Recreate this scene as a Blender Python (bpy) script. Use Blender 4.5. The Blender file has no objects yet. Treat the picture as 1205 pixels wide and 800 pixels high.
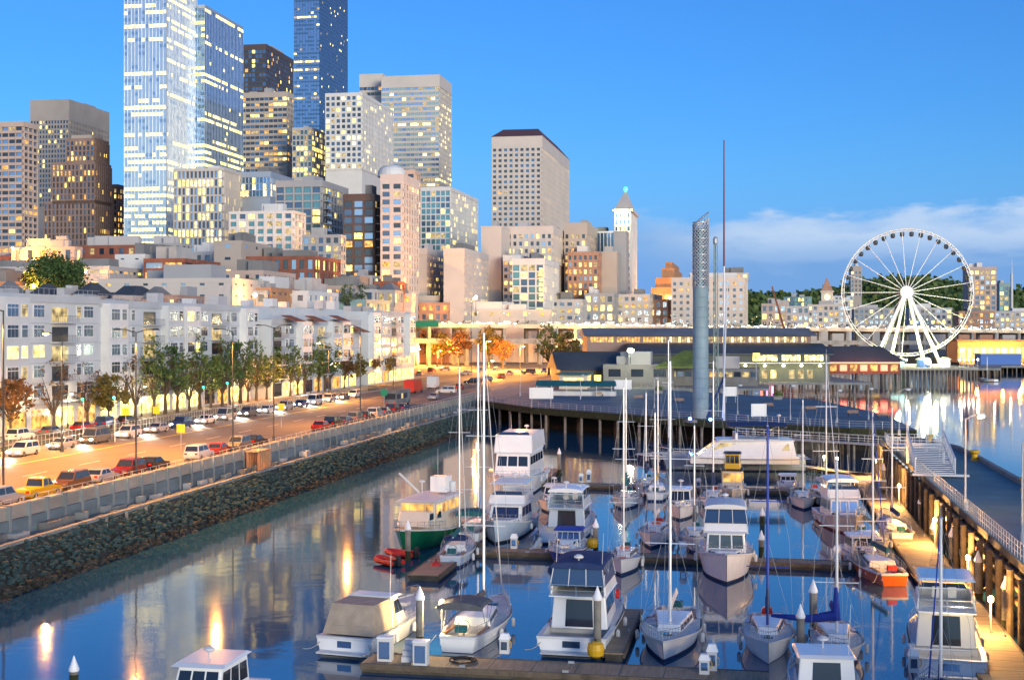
import bpy, bmesh, math, random
from mathutils import Vector, Matrix
R = math.radians
random.seed(7)
sc = bpy.context.scene
COL = sc.collection

# ---------------------------------------------------------------- camera
FPX, CX, HY, CAMZ = 1600.0, 602.5, 385.0, 20.0
cam = bpy.data.cameras.new('camera'); camo = bpy.data.objects.new('camera', cam); COL.objects.link(camo)
camo.location = (0, 0, CAMZ); camo.rotation_euler = (R(90), 0, 0)
cam.sensor_width = 36; cam.lens = 36 * FPX / 1205; cam.shift_y = -15 / 1205
cam.clip_start = 1; cam.clip_end = 30000
sc.camera = camo

# ---------------------------------------------------------------- sky
SUN_EL, SUN_ROT = R(6), R(153)
wd = bpy.data.worlds.new('World'); sc.world = wd; wd.use_nodes = True
nt = wd.node_tree; N = nt.nodes; L_ = nt.links
bgn = N['Background']
sky = N.new('ShaderNodeTexSky'); sky.sky_type = 'NISHITA'; sky.sun_disc = False
sky.sun_elevation = SUN_EL; sky.sun_rotation = SUN_ROT; sky.dust_density = 0.25; sky.ozone_density = 6.0
def wn(t, **k):
    n = N.new(t)
    for a, b in k.items(): setattr(n, a, b)
    return n
def wmath(op, a, b=None, c=None, clamp=False):
    n = wn('ShaderNodeMath', operation=op, use_clamp=clamp)
    for i, x in enumerate((a, b, c)):
        if x is None: continue
        if isinstance(x, (int, float)): n.inputs[i].default_value = x
        else: L_.new(x, n.inputs[i])
    return n.outputs[0]
tc = wn('ShaderNodeTexCoord'); sep = wn('ShaderNodeSeparateXYZ'); L_.new(tc.outputs['Generated'], sep.inputs[0])
X_, Y_, Z_ = sep.outputs
# afterglow: the western sky behind the camera still holds pale peach light
west = wmath('MULTIPLY_ADD', X_, 0.45, wmath('MULTIPLY', Y_, -0.89))
glow = wmath('MULTIPLY', wmath('POWER', wmath('MAXIMUM', west, 0.0), 1.6), wmath('POWER', 2.718, wmath('MULTIPLY', wmath('MAXIMUM', Z_, 0.0), -4.0)))
gcol = wn('ShaderNodeMixRGB', blend_type='ADD'); gcol.inputs[0].default_value = 1
gs = wn('ShaderNodeVectorMath', operation='SCALE'); gs.inputs[0].default_value = (5.2, 5.8, 5.1); L_.new(glow, gs.inputs['Scale'])
tint = wn('ShaderNodeMixRGB', blend_type='MULTIPLY'); tint.inputs[0].default_value = 1; tint.inputs[2].default_value = (.98, .84, .92, 1); L_.new(sky.outputs[0], tint.inputs[1]); L_.new(tint.outputs[0], gcol.inputs[1]); L_.new(gs.outputs[0], gcol.inputs[2])
# low cloud bank
comb = wn('ShaderNodeCombineXYZ'); L_.new(X_, comb.inputs[0]); L_.new(wmath('MULTIPLY', Z_, 3.2), comb.inputs[2])
nz = wn('ShaderNodeTexNoise'); nz.inputs['Scale'].default_value = 13; nz.inputs['Detail'].default_value = 7; nz.inputs['Roughness'].default_value = 0.55
L_.new(comb.outputs[0], nz.inputs['Vector'])
def smooth(v, a, b):
    n = wn('ShaderNodeMapRange', interpolation_type='SMOOTHSTEP'); n.inputs[1].default_value = a; n.inputs[2].default_value = b
    L_.new(v, n.inputs[0]); return n.outputs[0]
zt = wmath('ADD', Z_, wmath('MULTIPLY', wmath('SUBTRACT', nz.outputs[0], 0.5), -0.055))
band = wmath('MULTIPLY', smooth(zt, 0.040, 0.062), wmath('SUBTRACT', 1.0, smooth(zt, 0.076, 0.085)))
side = smooth(X_, 0.05, 0.19)
cm = wmath('MULTIPLY', wmath('MULTIPLY', band, side), wmath('MULTIPLY_ADD', smooth(nz.outputs[0], 0.38, 0.62), 0.5, 0.42))
cmix = wn('ShaderNodeMixRGB'); L_.new(cm, cmix.inputs[0]); cmix.inputs[2].default_value = (1.65, 2.15, 2.9, 1)
# blue-grey bank under the cloud
lowb = wmath('MULTIPLY', wmath('MULTIPLY', wmath('SUBTRACT', 1.0, smooth(zt, 0.058, 0.085)), smooth(X_, -0.02, 0.16)), 0.85)
lmix = wn('ShaderNodeMixRGB'); L_.new(lowb, lmix.inputs[0]); lmix.inputs[2].default_value = (0.60, 1.22, 2.3, 1)
# the haze on the horizon everywhere is as blue as the photo's
hz = wmath('MULTIPLY', wmath('SUBTRACT', 1.0, smooth(wmath('ABSOLUTE', Z_), 0.0, 0.13)), smooth(Y_, 0.0, 0.6))
hmix = wn('ShaderNodeMixRGB'); L_.new(hz, hmix.inputs[0]); hmix.inputs[2].default_value = (0.40, 1.22, 3.2, 1)
L_.new(gcol.outputs[0], hmix.inputs[1]); L_.new(hmix.outputs[0], lmix.inputs[1]); L_.new(lmix.outputs[0], cmix.inputs[1])
L_.new(cmix.outputs[0], bgn.inputs[0]); bgn.inputs[1].default_value = 0.15
# ---------------------------------------------------------------- sun
sl = bpy.data.lights.new('sun', 'SUN'); sl.energy = 1.5; sl.angle = R(22); sl.color = (1.0, 0.86, 0.64)
so = bpy.data.objects.new('sun', sl); COL.objects.link(so)
sv = Vector((math.sin(SUN_ROT) * math.cos(SUN_EL), math.cos(SUN_ROT) * math.cos(SUN_EL), math.sin(SUN_EL)))
so.rotation_euler = (-sv).to_track_quat('-Z', 'Y').to_euler(); so.location = (0, 0, 200)
vs = sc.view_settings; vs.view_transform = 'Standard'; vs.look = 'None'; vs.exposure = 1.08; vs.gamma = 1; vs.use_curve_mapping = False
sc.render.engine = 'CYCLES'
cy = sc.cycles
cy.use_denoising = True; cy.max_bounces = 5; cy.diffuse_bounces = 2; cy.glossy_bounces = 3; cy.transmission_bounces = 3
cy.sample_clamp_indirect = 4; cy.use_light_tree = True; cy.caustics_reflective = False; cy.caustics_refractive = False

# ---------------------------------------------------------------- coordinates
UA = math.atan(287.5 / FPX)                       # the waterfront runs away from the camera at this angle
U = Vector((math.sin(UA), math.cos(UA), 0)); V = Vector((math.cos(UA), -math.sin(UA), 0))
RZ = -UA
def G(px, py, z=0.0):
    d = (CAMZ - z) * FPX / (py - HY)
    return Vector(((px - CX) / FPX * d, d, z))
def A(px, d, z=0.0): return Vector(((px - CX) / FPX * d, d, z))
def ZT(py, d): return CAMZ + (HY - py) / FPX * d
def F(s, t, z=0.0): p = U * s + V * t; p.z = z; return p
def ST(p): return p.dot(U), p.dot(V)

# ---------------------------------------------------------------- materials
MATS = {}
def mat(name, col, rough=0.6, metal=0.0, var=0.0, vscale=1.0, emit=None, es=0.0, bump=0.0, bscale=8.0, col2=None, spec=0.5, stretch=None):
    if name in MATS: return MATS[name]
    m = bpy.data.materials.new(name); m.use_nodes = True; MATS[name] = m
    t = m.node_tree; b = t.nodes['Principled BSDF']
    b.inputs['Base Color'].default_value = (*col, 1); b.inputs['Roughness'].default_value = rough
    b.inputs['Metallic'].default_value = metal; b.inputs['Specular IOR Level'].default_value = spec
    if var or col2 or bump:
        tcn = t.nodes.new('ShaderNodeTexCoord'); mp = t.nodes.new('ShaderNodeMapping')
        t.links.new(tcn.outputs['Object'], mp.inputs[0])
        if stretch: mp.inputs['Scale'].default_value = stretch
        n = t.nodes.new('ShaderNodeTexNoise'); n.inputs['Scale'].default_value = vscale; n.inputs['Detail'].default_value = 6; n.inputs['Roughness'].default_value = 0.6
        t.links.new(mp.outputs[0], n.inputs['Vector'])
        if var or col2:
            r = t.nodes.new('ShaderNodeValToRGB'); r.color_ramp.elements[0].position = 0.3; r.color_ramp.elements[1].position = 0.7
            c2 = col2 or tuple(max(0, c * (1 - var)) for c in col); c1 = col if col2 else tuple(min(1, c * (1 + var * 0.5)) for c in col)
            r.color_ramp.elements[0].color = (*c2, 1); r.color_ramp.elements[1].color = (*c1, 1)
            t.links.new(n.outputs[0], r.inputs[0]); t.links.new(r.outputs[0], b.inputs['Base Color'])
        if bump:
            n2 = t.nodes.new('ShaderNodeTexNoise'); n2.inputs['Scale'].default_value = bscale; n2.inputs['Detail'].default_value = 4
            t.links.new(mp.outputs[0], n2.inputs['Vector'])
            bp = t.nodes.new('ShaderNodeBump'); bp.inputs['Strength'].default_value = bump; bp.inputs['Distance'].default_value = 0.1
            t.links.new(n2.outputs[0], bp.inputs['Height']); t.links.new(bp.outputs[0], b.inputs['Normal'])
    if emit:
        b.inputs['Emission Color'].default_value = (*emit, 1); b.inputs['Emission Strength'].default_value = es
    return m
def lit(name, col, s):
    return mat(name, (0.05, 0.04, 0.03), 0.3, emit=col, es=s)
def room(name, col, s, scale=0.9):
    """a lit room behind glass: the light on its walls and blinds is uneven"""
    if name in MATS: return MATS[name]
    m = lit(name, col, s); t = m.node_tree; b = t.nodes['Principled BSDF']
    tcn = t.nodes.new('ShaderNodeTexCoord'); oi = t.nodes.new('ShaderNodeObjectInfo')
    va = t.nodes.new('ShaderNodeVectorMath'); va.operation = 'ADD'; t.links.new(tcn.outputs['Object'], va.inputs[0]); t.links.new(oi.outputs['Location'], va.inputs[1])
    n = t.nodes.new('ShaderNodeTexNoise'); n.inputs['Scale'].default_value = scale; n.inputs['Detail'].default_value = 3
    t.links.new(va.outputs[0], n.inputs['Vector'])
    mr = t.nodes.new('ShaderNodeMapRange'); mr.inputs[1].default_value = 0.35; mr.inputs[2].default_value = 0.65; mr.inputs[3].default_value = s * 0.25; mr.inputs[4].default_value = s * 1.5
    t.links.new(n.outputs[0], mr.inputs[0]); t.links.new(mr.outputs[0], b.inputs['Emission Strength'])
    b.inputs['Roughness'].default_value = 0.1
    return m

M = dict(
  white=mat('white_paint', (.66,.68,.70), .5, var=.10, vscale=.35),
  gel=mat('white_gelcoat', (.84,.86,.87), .22, var=.05, vscale=.8),
  gelb=mat('pale_blue_gelcoat', (.50,.62,.74), .22, var=.05, vscale=.8),
  cream=mat('cream_gelcoat', (.68,.62,.52), .25, var=.08, vscale=.8),
  deckm=mat('boat_deck', (.58,.60,.62), .6, var=.15, vscale=1.5),
  teak=mat('teak', (.30,.16,.07), .5, var=.3, vscale=2),
  orangewood=mat('orange_varnish', (.62,.13,.02), .3, var=.25, vscale=2),
  antif_b=mat('antifoul_blue', (.02,.05,.14), .6), antif_r=mat('antifoul_red', (.20,.03,.02), .6), antif_k=mat('antifoul_black', (.015,.018,.022), .6),
  navy=mat('navy_canvas', (.012,.035,.13), .8, var=.3, vscale=2), cobalt=mat('cobalt_canvas', (.01,.06,.42), .75, var=.3, vscale=2),
  tan=mat('tan_canvas', (.42,.34,.26), .85, var=.2, vscale=1.5), greyc=mat('grey_canvas', (.10,.11,.13), .85, var=.25, vscale=1.5),
  greenhull=mat('green_hull', (.005,.13,.06), .3, var=.2, vscale=.8), tealc=mat('teal_canvas', (.01,.12,.14), .8, var=.2),
  glassb=mat('boat_glass', (.015,.025,.045), .06, spec=.8), vinyl=mat('clear_vinyl', (.03,.07,.16), .12, spec=.8),
  steel=mat('stainless', (.62,.65,.68), .25, metal=.9), alu=mat('mast_alu', (.72,.74,.78), .35, metal=.3),
  wire=mat('rigging_wire', (.30,.32,.35), .6), rope=mat('rope', (.35,.33,.30), .9), black=mat('black_rubber', (.015,.015,.017), .7), dark=mat('dark_metal', (.04,.045,.05), .5, metal=.3),
  red=mat('red_vinyl', (.50,.02,.015), .5), yellow=mat('yellow_plastic', (.62,.36,.01), .5), bluefab=mat('blue_sailcover', (.01,.035,.30), .8, var=.3, vscale=2),
  conc=mat('concrete', (.22,.24,.25), .85, var=.35, vscale=.25, bump=.2), concl=mat('pale_concrete', (.36,.34,.31), .85, var=.3, vscale=.15),
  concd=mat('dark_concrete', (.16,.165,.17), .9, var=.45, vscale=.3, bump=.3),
  asphalt=mat('asphalt', (.155,.135,.115), .8, var=.25, vscale=.12), pave=mat('paving', (.28,.26,.24), .85, var=.25, vscale=.4),
  paint=mat('road_paint', (.75,.74,.70), .7, var=.15), kerb=mat('kerb_stone', (.42,.40,.38), .8, var=.2),
  deckw=mat('dock_planks', (.34,.26,.17), .8, var=.35, vscale=1.2, stretch=(6,.5,1)), deckside=mat('dock_fascia', (.09,.08,.06), .9, var=.5, vscale=.8),
  deckblue=mat('promenade_deck', (.08,.15,.20), .75, var=.4, vscale=.12, bump=.2), pileb=mat('pile_timber', (.14,.11,.08), .9, var=.5, vscale=1.2, bump=.5),
  pileg=mat('weathered_pile', (.23,.22,.20), .85, var=.45, vscale=1.2, bump=.3), weed=mat('weed', (.035,.045,.02), .95, var=.5, vscale=1.5),
  cap=mat('white_pile_cap', (.85,.87,.90), .35), galv=mat('galvanised', (.45,.48,.52), .45, metal=.4, var=.15),
  rock=mat('riprap_rock', (.024,.058,.066), .9, var=.3, vscale=.5, bump=.4), rockb=mat('riprap_bed', (.035,.038,.036), .95, var=.5, vscale=.4),
  soil=mat('ground', (.16,.14,.12), .95, var=.3, vscale=.02), grass=mat('grass_verge', (.05,.08,.025), .95, var=.4, vscale=.5),
  leafg=mat('leaf_green', (.11,.155,.03), .7, var=.5, vscale=.6), leafd=mat('leaf_dark', (.05,.10,.025), .75, var=.4, vscale=.5), leafy=mat('leaf_yellow', (.15,.12,.02), .7, var=.4, vscale=.6),
  leafo=mat('leaf_russet', (.16,.075,.02), .75, var=.4, vscale=.6), bark=mat('bark', (.10,.075,.055), .95, var=.4, vscale=2),
  # facades
  beige=mat('beige_stone', (.44,.385,.34), .8, var=.12, vscale=.06), bone=mat('bone_precast', (.56,.51,.47), .8, var=.10, vscale=.05), pink=mat('pink_stucco', (.50,.39,.34), .85, var=.14, vscale=.08),
  brown=mat('brown_stone', (.29,.20,.17), .8, var=.2, vscale=.08), dbrown=mat('dark_brown_stone', (.085,.06,.055), .6, var=.2, vscale=.05), greyw=mat('grey_wall', (.34,.35,.37), .85, var=.12, vscale=.06),
  lgrey=mat('light_grey_wall', (.47,.46,.47), .85, var=.12, vscale=.06), wht=mat('white_render', (.62,.62,.62), .8, var=.10, vscale=.08), brick=mat('red_brick', (.27,.10,.065), .9, var=.3, vscale=.3),
  condo=mat('condo_render', (.56,.60,.63), .85, var=.12, vscale=.12), condo2=mat('condo_trim', (.46,.50,.54), .85, var=.12, vscale=.12), condob=mat('condo_warm', (.45,.36,.30), .85, var=.15, vscale=.12),
  metal=mat('metal_mullion', (.42,.46,.52), .4, metal=.5), dmull=mat('dark_mullion', (.05,.06,.08), .4, metal=.4), green=mat('green_metal', (.25,.36,.34), .6, var=.15), roofg=mat('grey_roof', (.20,.205,.21), .85, var=.25, vscale=.1),
  roofd=mat('dark_roof', (.065,.075,.085), .7, var=.3, vscale=.08), roofr=mat('red_roof', (.19,.075,.055), .8, var=.3, vscale=.3), roofw=mat('pale_roof', (.42,.42,.42), .85, var=.25, vscale=.1), rust=mat('rust_awning', (.36,.12,.045), .8, var=.3, vscale=.5),
  orangew=mat('orange_wall', (.48,.24,.12), .85, var=.25, vscale=.2), terr=mat('terracotta', (.42,.24,.17), .85, var=.2, vscale=.2), wheelw=mat('wheel_white', (.80,.82,.86), .4),
  g_dark=mat('glass_dark', (.02,.03,.05), .08, spec=1.0), g_mid=mat('glass_mid', (.09,.15,.24), .12, metal=.5), g_sky=mat('glass_sky', (.34,.46,.62), .14, metal=.85), g_pale=mat('glass_pale', (.66,.72,.78), .18, metal=.8),
  g_blue=mat('glass_blue', (.20,.32,.50), .10, metal=.8), g_deep=mat('glass_deep', (.09,.19,.31), .10, metal=.6), g_teal=mat('glass_teal', (.15,.30,.33), .12, metal=.6), g_green=mat('glass_green', (.40,.50,.46), .2, metal=.6),
  l_y=room('lit_yellow', (1.0,.72,.18), 1.5), l_w=room('lit_pale', (1.0,.80,.32), 1.5), l_o=room('lit_orange', (1.0,.48,.10), .65), l_d=room('lit_dim', (.95,.70,.30), .34),
  lamp_dim=lit('lamp_small', (1.0,.78,.42), 2.5), lamp=lit('lamp_sodium', (1.0,.55,.15), 60), lampw=lit('lamp_white', (1.0,.93,.75), 25), lampy=lit('lamp_warm', (1.0,.75,.35), 14), head=lit('headlight', (1.0,.95,.85), 40), tail=lit('taillight', (1.0,.03,.01), 3),
  sigg=lit('signal_green', (.02,1.0,.45), 3), neon=lit('neon_red', (1.0,.12,.06), 2.5), neonp=lit('neon_pink', (1.0,.1,.4), 5),
  signg=mat('road_sign_green', (.01,.22,.12), .5), signy=mat('road_sign_yellow', (.75,.62,.03), .5), signw=mat('sign_white', (.75,.77,.78), .5), signb=mat('sign_blue', (.02,.10,.35), .5),
)

# ---------------------------------------------------------------- mesh helper
class MB:
    def __init__(s): s.v = []; s.f = []; s.m = []; s.ms = []; s.sm = False
    def mi(s, m):
        if m not in s.ms: s.ms.append(m)
        return s.ms.index(m)
    def quad(s, pts, m):
        b = len(s.v); s.v += [tuple(p) for p in pts]; s.f.append(tuple(range(b, b + len(pts)))); s.m.append(s.mi(m)); return s
    def box(s, x0, x1, y0, y1, z0, z1, m, T=None):
        if x0 > x1: x0, x1 = x1, x0
        if y0 > y1: y0, y1 = y1, y0
        if z0 > z1: z0, z1 = z1, z0
        P = [(x0,y0,z0),(x1,y0,z0),(x1,y1,z0),(x0,y1,z0),(x0,y0,z1),(x1,y0,z1),(x1,y1,z1),(x0,y1,z1)]
        if T: P = [tuple(T(*p)) for p in P]
        b = len(s.v); s.v += P; k = s.mi(m)
        for q in ((0,3,2,1),(4,5,6,7),(0,1,5,4),(1,2,6,5),(2,3,7,6),(3,0,4,7)):
            s.f.append(tuple(b + i for i in q)); s.m.append(k)
        return s
    def tube(s, p0, p1, r0, m, r1=None, n=6, cap=True):
        p0 = Vector(p0); p1 = Vector(p1); r1 = r0 if r1 is None else r1
        d = (p1 - p0)
        if d.length < 1e-6: return s
        d.normalize(); a = d.orthogonal().normalized(); c = d.cross(a); b = len(s.v); k = s.mi(m)
        for p, r in ((p0, r0), (p1, r1)):
            for i in range(n):
                t = 2 * math.pi * i / n; s.v.append(tuple(p + a * (r * math.cos(t)) + c * (r * math.sin(t))))
        for i in range(n):
            j = (i + 1) % n; s.f.append((b + i, b + j, b + n + j, b + n + i)); s.m.append(k)
        if cap:
            s.f.append(tuple(b + n - 1 - i for i in range(n))); s.m.append(k); s.f.append(tuple(b + n + i for i in range(n))); s.m.append(k)
        return s
    def path(s, pts, r, m, n=6):
        for a, b in zip(pts, pts[1:]): s.tube(a, b, r, m, n=n)
        return s
    def lathe(s, c, prof, m, n=12):
        c = Vector(c); b = len(s.v); k = s.mi(m)
        for r, z in prof:
            for i in range(n):
                t = 2 * math.pi * i / n; s.v.append((c.x + r * math.cos(t), c.y + r * math.sin(t), c.z + z))
        for j in range(len(prof) - 1):
            for i in range(n):
                i2 = (i + 1) % n; s.f.append((b+j*n+i, b+j*n+i2, b+(j+1)*n+i2, b+(j+1)*n+i)); s.m.append(k)
        s.f.append(tuple(b + n - 1 - i for i in range(n))); s.m.append(k)
        t0 = b + (len(prof) - 1) * n; s.f.append(tuple(t0 + i for i in range(n))); s.m.append(k)
        return s
    def prism(s, pts, z0, z1, m, mtop=None):
        n = len(pts); b = len(s.v); k = s.mi(m)
        for z in (z0, z1):
            for p in pts: s.v.append((p[0], p[1], z))
        for i in range(n):
            j = (i + 1) % n; s.f.append((b+i, b+j, b+n+j, b+n+i)); s.m.append(k)
        s.f.append(tuple(b + n + i for i in range(n))); s.m.append(s.mi(mtop or m))
        s.f.append(tuple(b + n - 1 - i for i in range(n))); s.m.append(k)
        return s
    def frus(s, x0, x1, y0, y1, z0, X0, X1, Y0, Y1, z1, m):
        P = [(x0,y0,z0),(x1,y0,z0),(x1,y1,z0),(x0,y1,z0),(X0,Y0,z1),(X1,Y0,z1),(X1,Y1,z1),(X0,Y1,z1)]
        b = len(s.v); s.v += P; k = s.mi(m)
        for q in ((0,3,2,1),(4,5,6,7),(0,1,5,4),(1,2,6,5),(2,3,7,6),(3,0,4,7)):
            s.f.append(tuple(b + i for i in q)); s.m.append(k)
        return s
    def mesh(s, name):
        me = bpy.data.meshes.new(name); me.from_pydata(s.v, [], s.f)
        for m in s.ms: me.materials.append(m)
        me.polygons.foreach_set('material_index', s.m)
        if s.sm: me.polygons.foreach_set('use_smooth', [True] * len(s.f))
        me.update(); return me
    def build(s, name, parent=None, loc=None, rz=0):
        o = bpy.data.objects.new(name, s.mesh(name)); COL.objects.link(o)
        if parent is not None: o.parent = parent
        if loc is not None: o.location = loc
        if rz: o.rotation_euler.z = rz
        return o
def tag(o, label=None, cat=None, group=None, kind=None):
    if label: o['label'] = label
    if cat: o['category'] = cat
    if group: o['group'] = group
    if kind: o['kind'] = kind
    return o
def thing(name, label, cat, loc=(0,0,0), rz=0, group=None):
    o = bpy.data.objects.new(name, None); COL.objects.link(o); o.location = loc; o.rotation_euler.z = rz
    o.empty_display_size = 0.5
    return tag(o, label, cat, group)
def link(name, me, parent, loc=(0,0,0), rz=0):
    o = bpy.data.objects.new(name, me); COL.objects.link(o); o.parent = parent; o.location = loc; o.rotation_euler.z = rz; return o
def copytree(o, parent=None):
    c = o.copy(); COL.objects.link(c); c.parent = parent
    for ch in list(o.children): copytree(ch, c)
    return c
def dup(o, loc, rz=None, label=None, group=None):
    c = copytree(o); c.location = loc
    if rz is not None: c.rotation_euler.z = rz
    if label: c['label'] = label
    if group: c['group'] = group
    return c
def plight(parent_loc, col, e, r=0.3, name='lamp_light', spot=None, aim=None):
    l = bpy.data.lights.new(name, 'SPOT' if spot else 'POINT'); l.energy = e; l.color = col; l.shadow_soft_size = r
    if spot: l.spot_size = R(spot); l.spot_blend = 0.45
    o = bpy.data.objects.new(name, l); COL.objects.link(o); o.location = parent_loc
    if aim is not None: o.rotation_euler = (Vector(aim) - Vector(parent_loc)).to_track_quat('-Z', 'Y').to_euler()
    return o
SOD = (1.0, 0.38, 0.06); WARM = (1.0, 0.74, 0.38)

# ================================================================ SETTING: ground, water, road
LZ = 4.5
mb = MB(); mb.quad([(-8000,-300,0),(8000,-300,0),(8000,9000,0),(-8000,9000,0)], M['white']); w = mb.build('water')
tag(w, kind='structure')
wm = bpy.data.materials.new('sea_water'); wm.use_nodes = True; t = wm.node_tree; b = t.nodes['Principled BSDF']
b.inputs['Base Color'].default_value = (.014, .075, .155, 1); b.inputs['Roughness'].default_value = .055; b.inputs['IOR'].default_value = 1.55; b.inputs['Specular IOR Level'].default_value = 0.95
tn = t.nodes.new('ShaderNodeTexCoord'); n1 = t.nodes.new('ShaderNodeTexNoise'); n1.inputs['Scale'].default_value = .35; n1.inputs['Detail'].default_value = 3
bp = t.nodes.new('ShaderNodeBump'); bp.inputs['Strength'].default_value = .035; bp.inputs['Distance'].default_value = .3
t.links.new(tn.outputs['Object'], n1.inputs['Vector']); t.links.new(n1.outputs[0], bp.inputs['Height']); t.links.new(bp.outputs[0], b.inputs['Normal'])
w.data.materials.clear(); w.data.materials.append(wm)

def ground(name, pts, z, m, zb=None, **k):
    mb = MB()
    if zb is None: mb.quad([(p[0], p[1], z) for p in pts], m)
    else: mb.prism([(p[0], p[1]) for p in pts], zb, z, m)
    return tag(mb.build(name), kind='structure')
e1 = F(-150, -60.2); e2 = F(288, -60.2); e3 = F(300, -54); e4 = F(700, -54)
land = ground('ground', [e1, e2, e3, e4, Vector((420, 720, 0)), Vector((7000, 900, 0)), Vector((9000, 9000, 0)), Vector((-9000, 9000, 0)), Vector((-9000, -200, 0))][::-1], LZ, M['soil'], zb=-4)
# road strip (s,t frame) : seawall sidewalk | parked cars | lanes | rail verge | pavement | condos
ground('sidewalk', [F(-60,-60.4), F(300,-60.4), F(300,-63.2), F(-60,-63.2)], LZ + .13, M['pave'], zb=LZ + .002)
ground('road', [F(-60,-63.2), F(330,-63.2), F(520,-66), F(900,-66), F(900,-92), F(520,-92), F(330,-91), F(-60,-91)], LZ + .012, M['asphalt'])
ground('kerb', [F(-60,-91), F(330,-91), F(330,-91.35), F(-60,-91.35)], LZ + .15, M['kerb'], zb=LZ + .002)
ground('verge', [F(-60,-91.4), F(330,-91.4), F(330,-97), F(-60,-97)], LZ + .02, M['grass'])
ground('parking_strip', [F(-60,-97), F(330,-97), F(330,-101.5), F(-60,-101.5)], LZ + .016, M['asphalt'])
ground('pavement', [F(-60,-101.6), F(430,-101.6), F(430,-106.5), F(-60,-106.5)], LZ + .14, M['pave'], zb=LZ + .002)
ground('plaza', [F(300,-54.5), F(430,-54.5), F(430,-63), F(300,-63)], LZ + .03, M['pave'])
mb = MB()
for s0 in range(-50, 520, 12): mb.box(-75.1, -74.95, s0, s0 + 5, LZ + .016, LZ + .020, M['paint'], T=lambda t, s, z: tuple(F(s, t, z)))
for tt in (-82.1, -82.4): mb.box(tt, tt - .12, -50, 520, LZ + .016, LZ + .020, M['signy'], T=lambda t, s, z: tuple(F(s, t, z)))
for tt in (-66.2, -90.3): mb.box(tt, tt - .12, -50, 330, LZ + .016, LZ + .020, M['paint'], T=lambda t, s, z: tuple(F(s, t, z)))
tag(mb.build('road_markings'), kind='structure')
mb = MB()
for tt in (-93.2, -94.7): mb.box(tt, tt - .08, -50, 320, LZ + .03, LZ + .17, M['dark'], T=lambda t, s, z: tuple(F(s, t, z)))
tag(mb.build('rail_track'), 'twin steel railway rails in the verge beside the waterfront road', 'rails')
# far hill behind the stadium district
mb = MB(); n = 60
for i in range(n):
    def hp(k):
        x = -400 + k * 55; h = 92 + 16 * math.sin(k * .35) + 9 * math.sin(k * .9 + 1) - max(0, (k - 42)) * 2.5
        return x, h
    (x0, h0), (x1, h1) = hp(i), hp(i + 1)
    mb.quad([(x0, 2350, LZ), (x1, 2350, LZ), (x1, 2750, h1), (x0, 2750, h0)], M['leafd'])
    mb.quad([(x0, 2750, h0), (x1, 2750, h1), (x1, 3600, h1 - 30), (x0, 3600, h0 - 30)], M['leafd'])
tag(mb.build('hill'), kind='structure')
# ================================================================ BUILDINGS
QM = {}
def quadmesh(w, h, m):
    k = (round(w, 2), round(h, 2), m.name)
    if k not in QM: QM[k] = MB().quad([(0,0,0),(w,0,0),(w,0,h),(0,0,h)], m).mesh('window')
    return QM[k]
PAL = {
 'office': (['g_dark','g_mid','g_mid'], ['l_y','l_w','l_d']),
 'dark': (['g_dark','g_dark','g_deep'], ['l_y','l_o','l_d']),
 'sky': (['g_sky','g_sky','g_pale'], ['l_w','l_y']),
 'pale': (['g_pale','g_pale','g_sky'], ['l_w','l_w']),
 'blue': (['g_blue','g_blue','g_deep'], ['l_y','l_w']),
 'deep': (['g_deep','g_deep','g_blue'], ['l_y','l_w','l_d']),
 'teal': (['g_teal','g_teal','g_mid'], ['l_y','l_d']),
 'green': (['g_green','g_green','g_sky'], ['l_w','l_d']),
 'apt': (['g_dark','g_mid','g_sky'], ['l_y','l_d','l_o']),
 'purple': (['g_sky','g_mid','g_mid'], ['l_w','l_y']),
}
def corner_box(pxl, pxc, pxr, d, D=None):
    k = lambda p: (p - CX) / FPX
    C = A(pxc, d); kl = k(pxl); W = (C.x - kl * C.y) / (V.x - kl * V.y)
    if D is None:
        kr = k(pxr); D = (kr * C.y - C.x) / (U.x - kr * U.y)
        if D < 0 or D > 230: D = 60
    return C, W, D
def facades(root, wall, wins, W, D, z0, z1, fh, bay, pier, span, depth, lp, pal, rng, sides=(1, 1), litrows=0.12, skip=None, wf=None, bayside=None, nolit_above=None, spm=None):
    """grid relief + window rectangles on the near face (side 0) and the face towards the water (side 1)"""
    nf = max(1, round((z1 - z0) / fh)); f = (z1 - z0) / nf
    dk, lt = PAL[pal]
    if pal in ('office', 'dark', 'green', 'teal'): lp = min(.5, lp * 1.7)
    for side, LEN in ((0, W), (1, D)):
        if not sides[side] or LEN < 1.2: continue
        by = bayside if (side == 1 and bayside) else bay
        nb = max(1, round(LEN / by)); c = LEN / nb
        if side == 0: T = lambda a, o, z: (-W + a, -o, z)
        else: T = lambda a, o, z: (o, a, z)
        for i in range(nb + 1):
            a0 = max(0, i * c - pier / 2); a1 = min(LEN, i * c + pier / 2)
            if a1 > a0: wall.box(a0, a1, 0, depth, z0, z1 - .01, wf or root['_w'], T=T)
        for j in range(nf): wall.box(0, LEN, 0, depth * (.3 if spm else .75), z0 + j * f, z0 + j * f + span, spm or wf or root['_w'], T=T)
        for j in range(nf):
            hot = rng.random() < litrows * (2.4 if j < .22 * nf else 1)
            st = rng.random() * nb; ln = nb * rng.uniform(.5, 1.2)
            for i in range(nb):
                p = (.85 if (hot and st <= i <= st + ln or hot and i < st + ln - nb) else lp)
                isl = rng.random() < p
                m = M[rng.choice(lt)] if isl else M[rng.choice(dk)]
                if nolit_above and j > nolit_above * nf: m = M[rng.choice(dk)]
                wins.append((side, i * c + pier / 2, z0 + j * f + span, c - pier, f - span, m, W))
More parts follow.
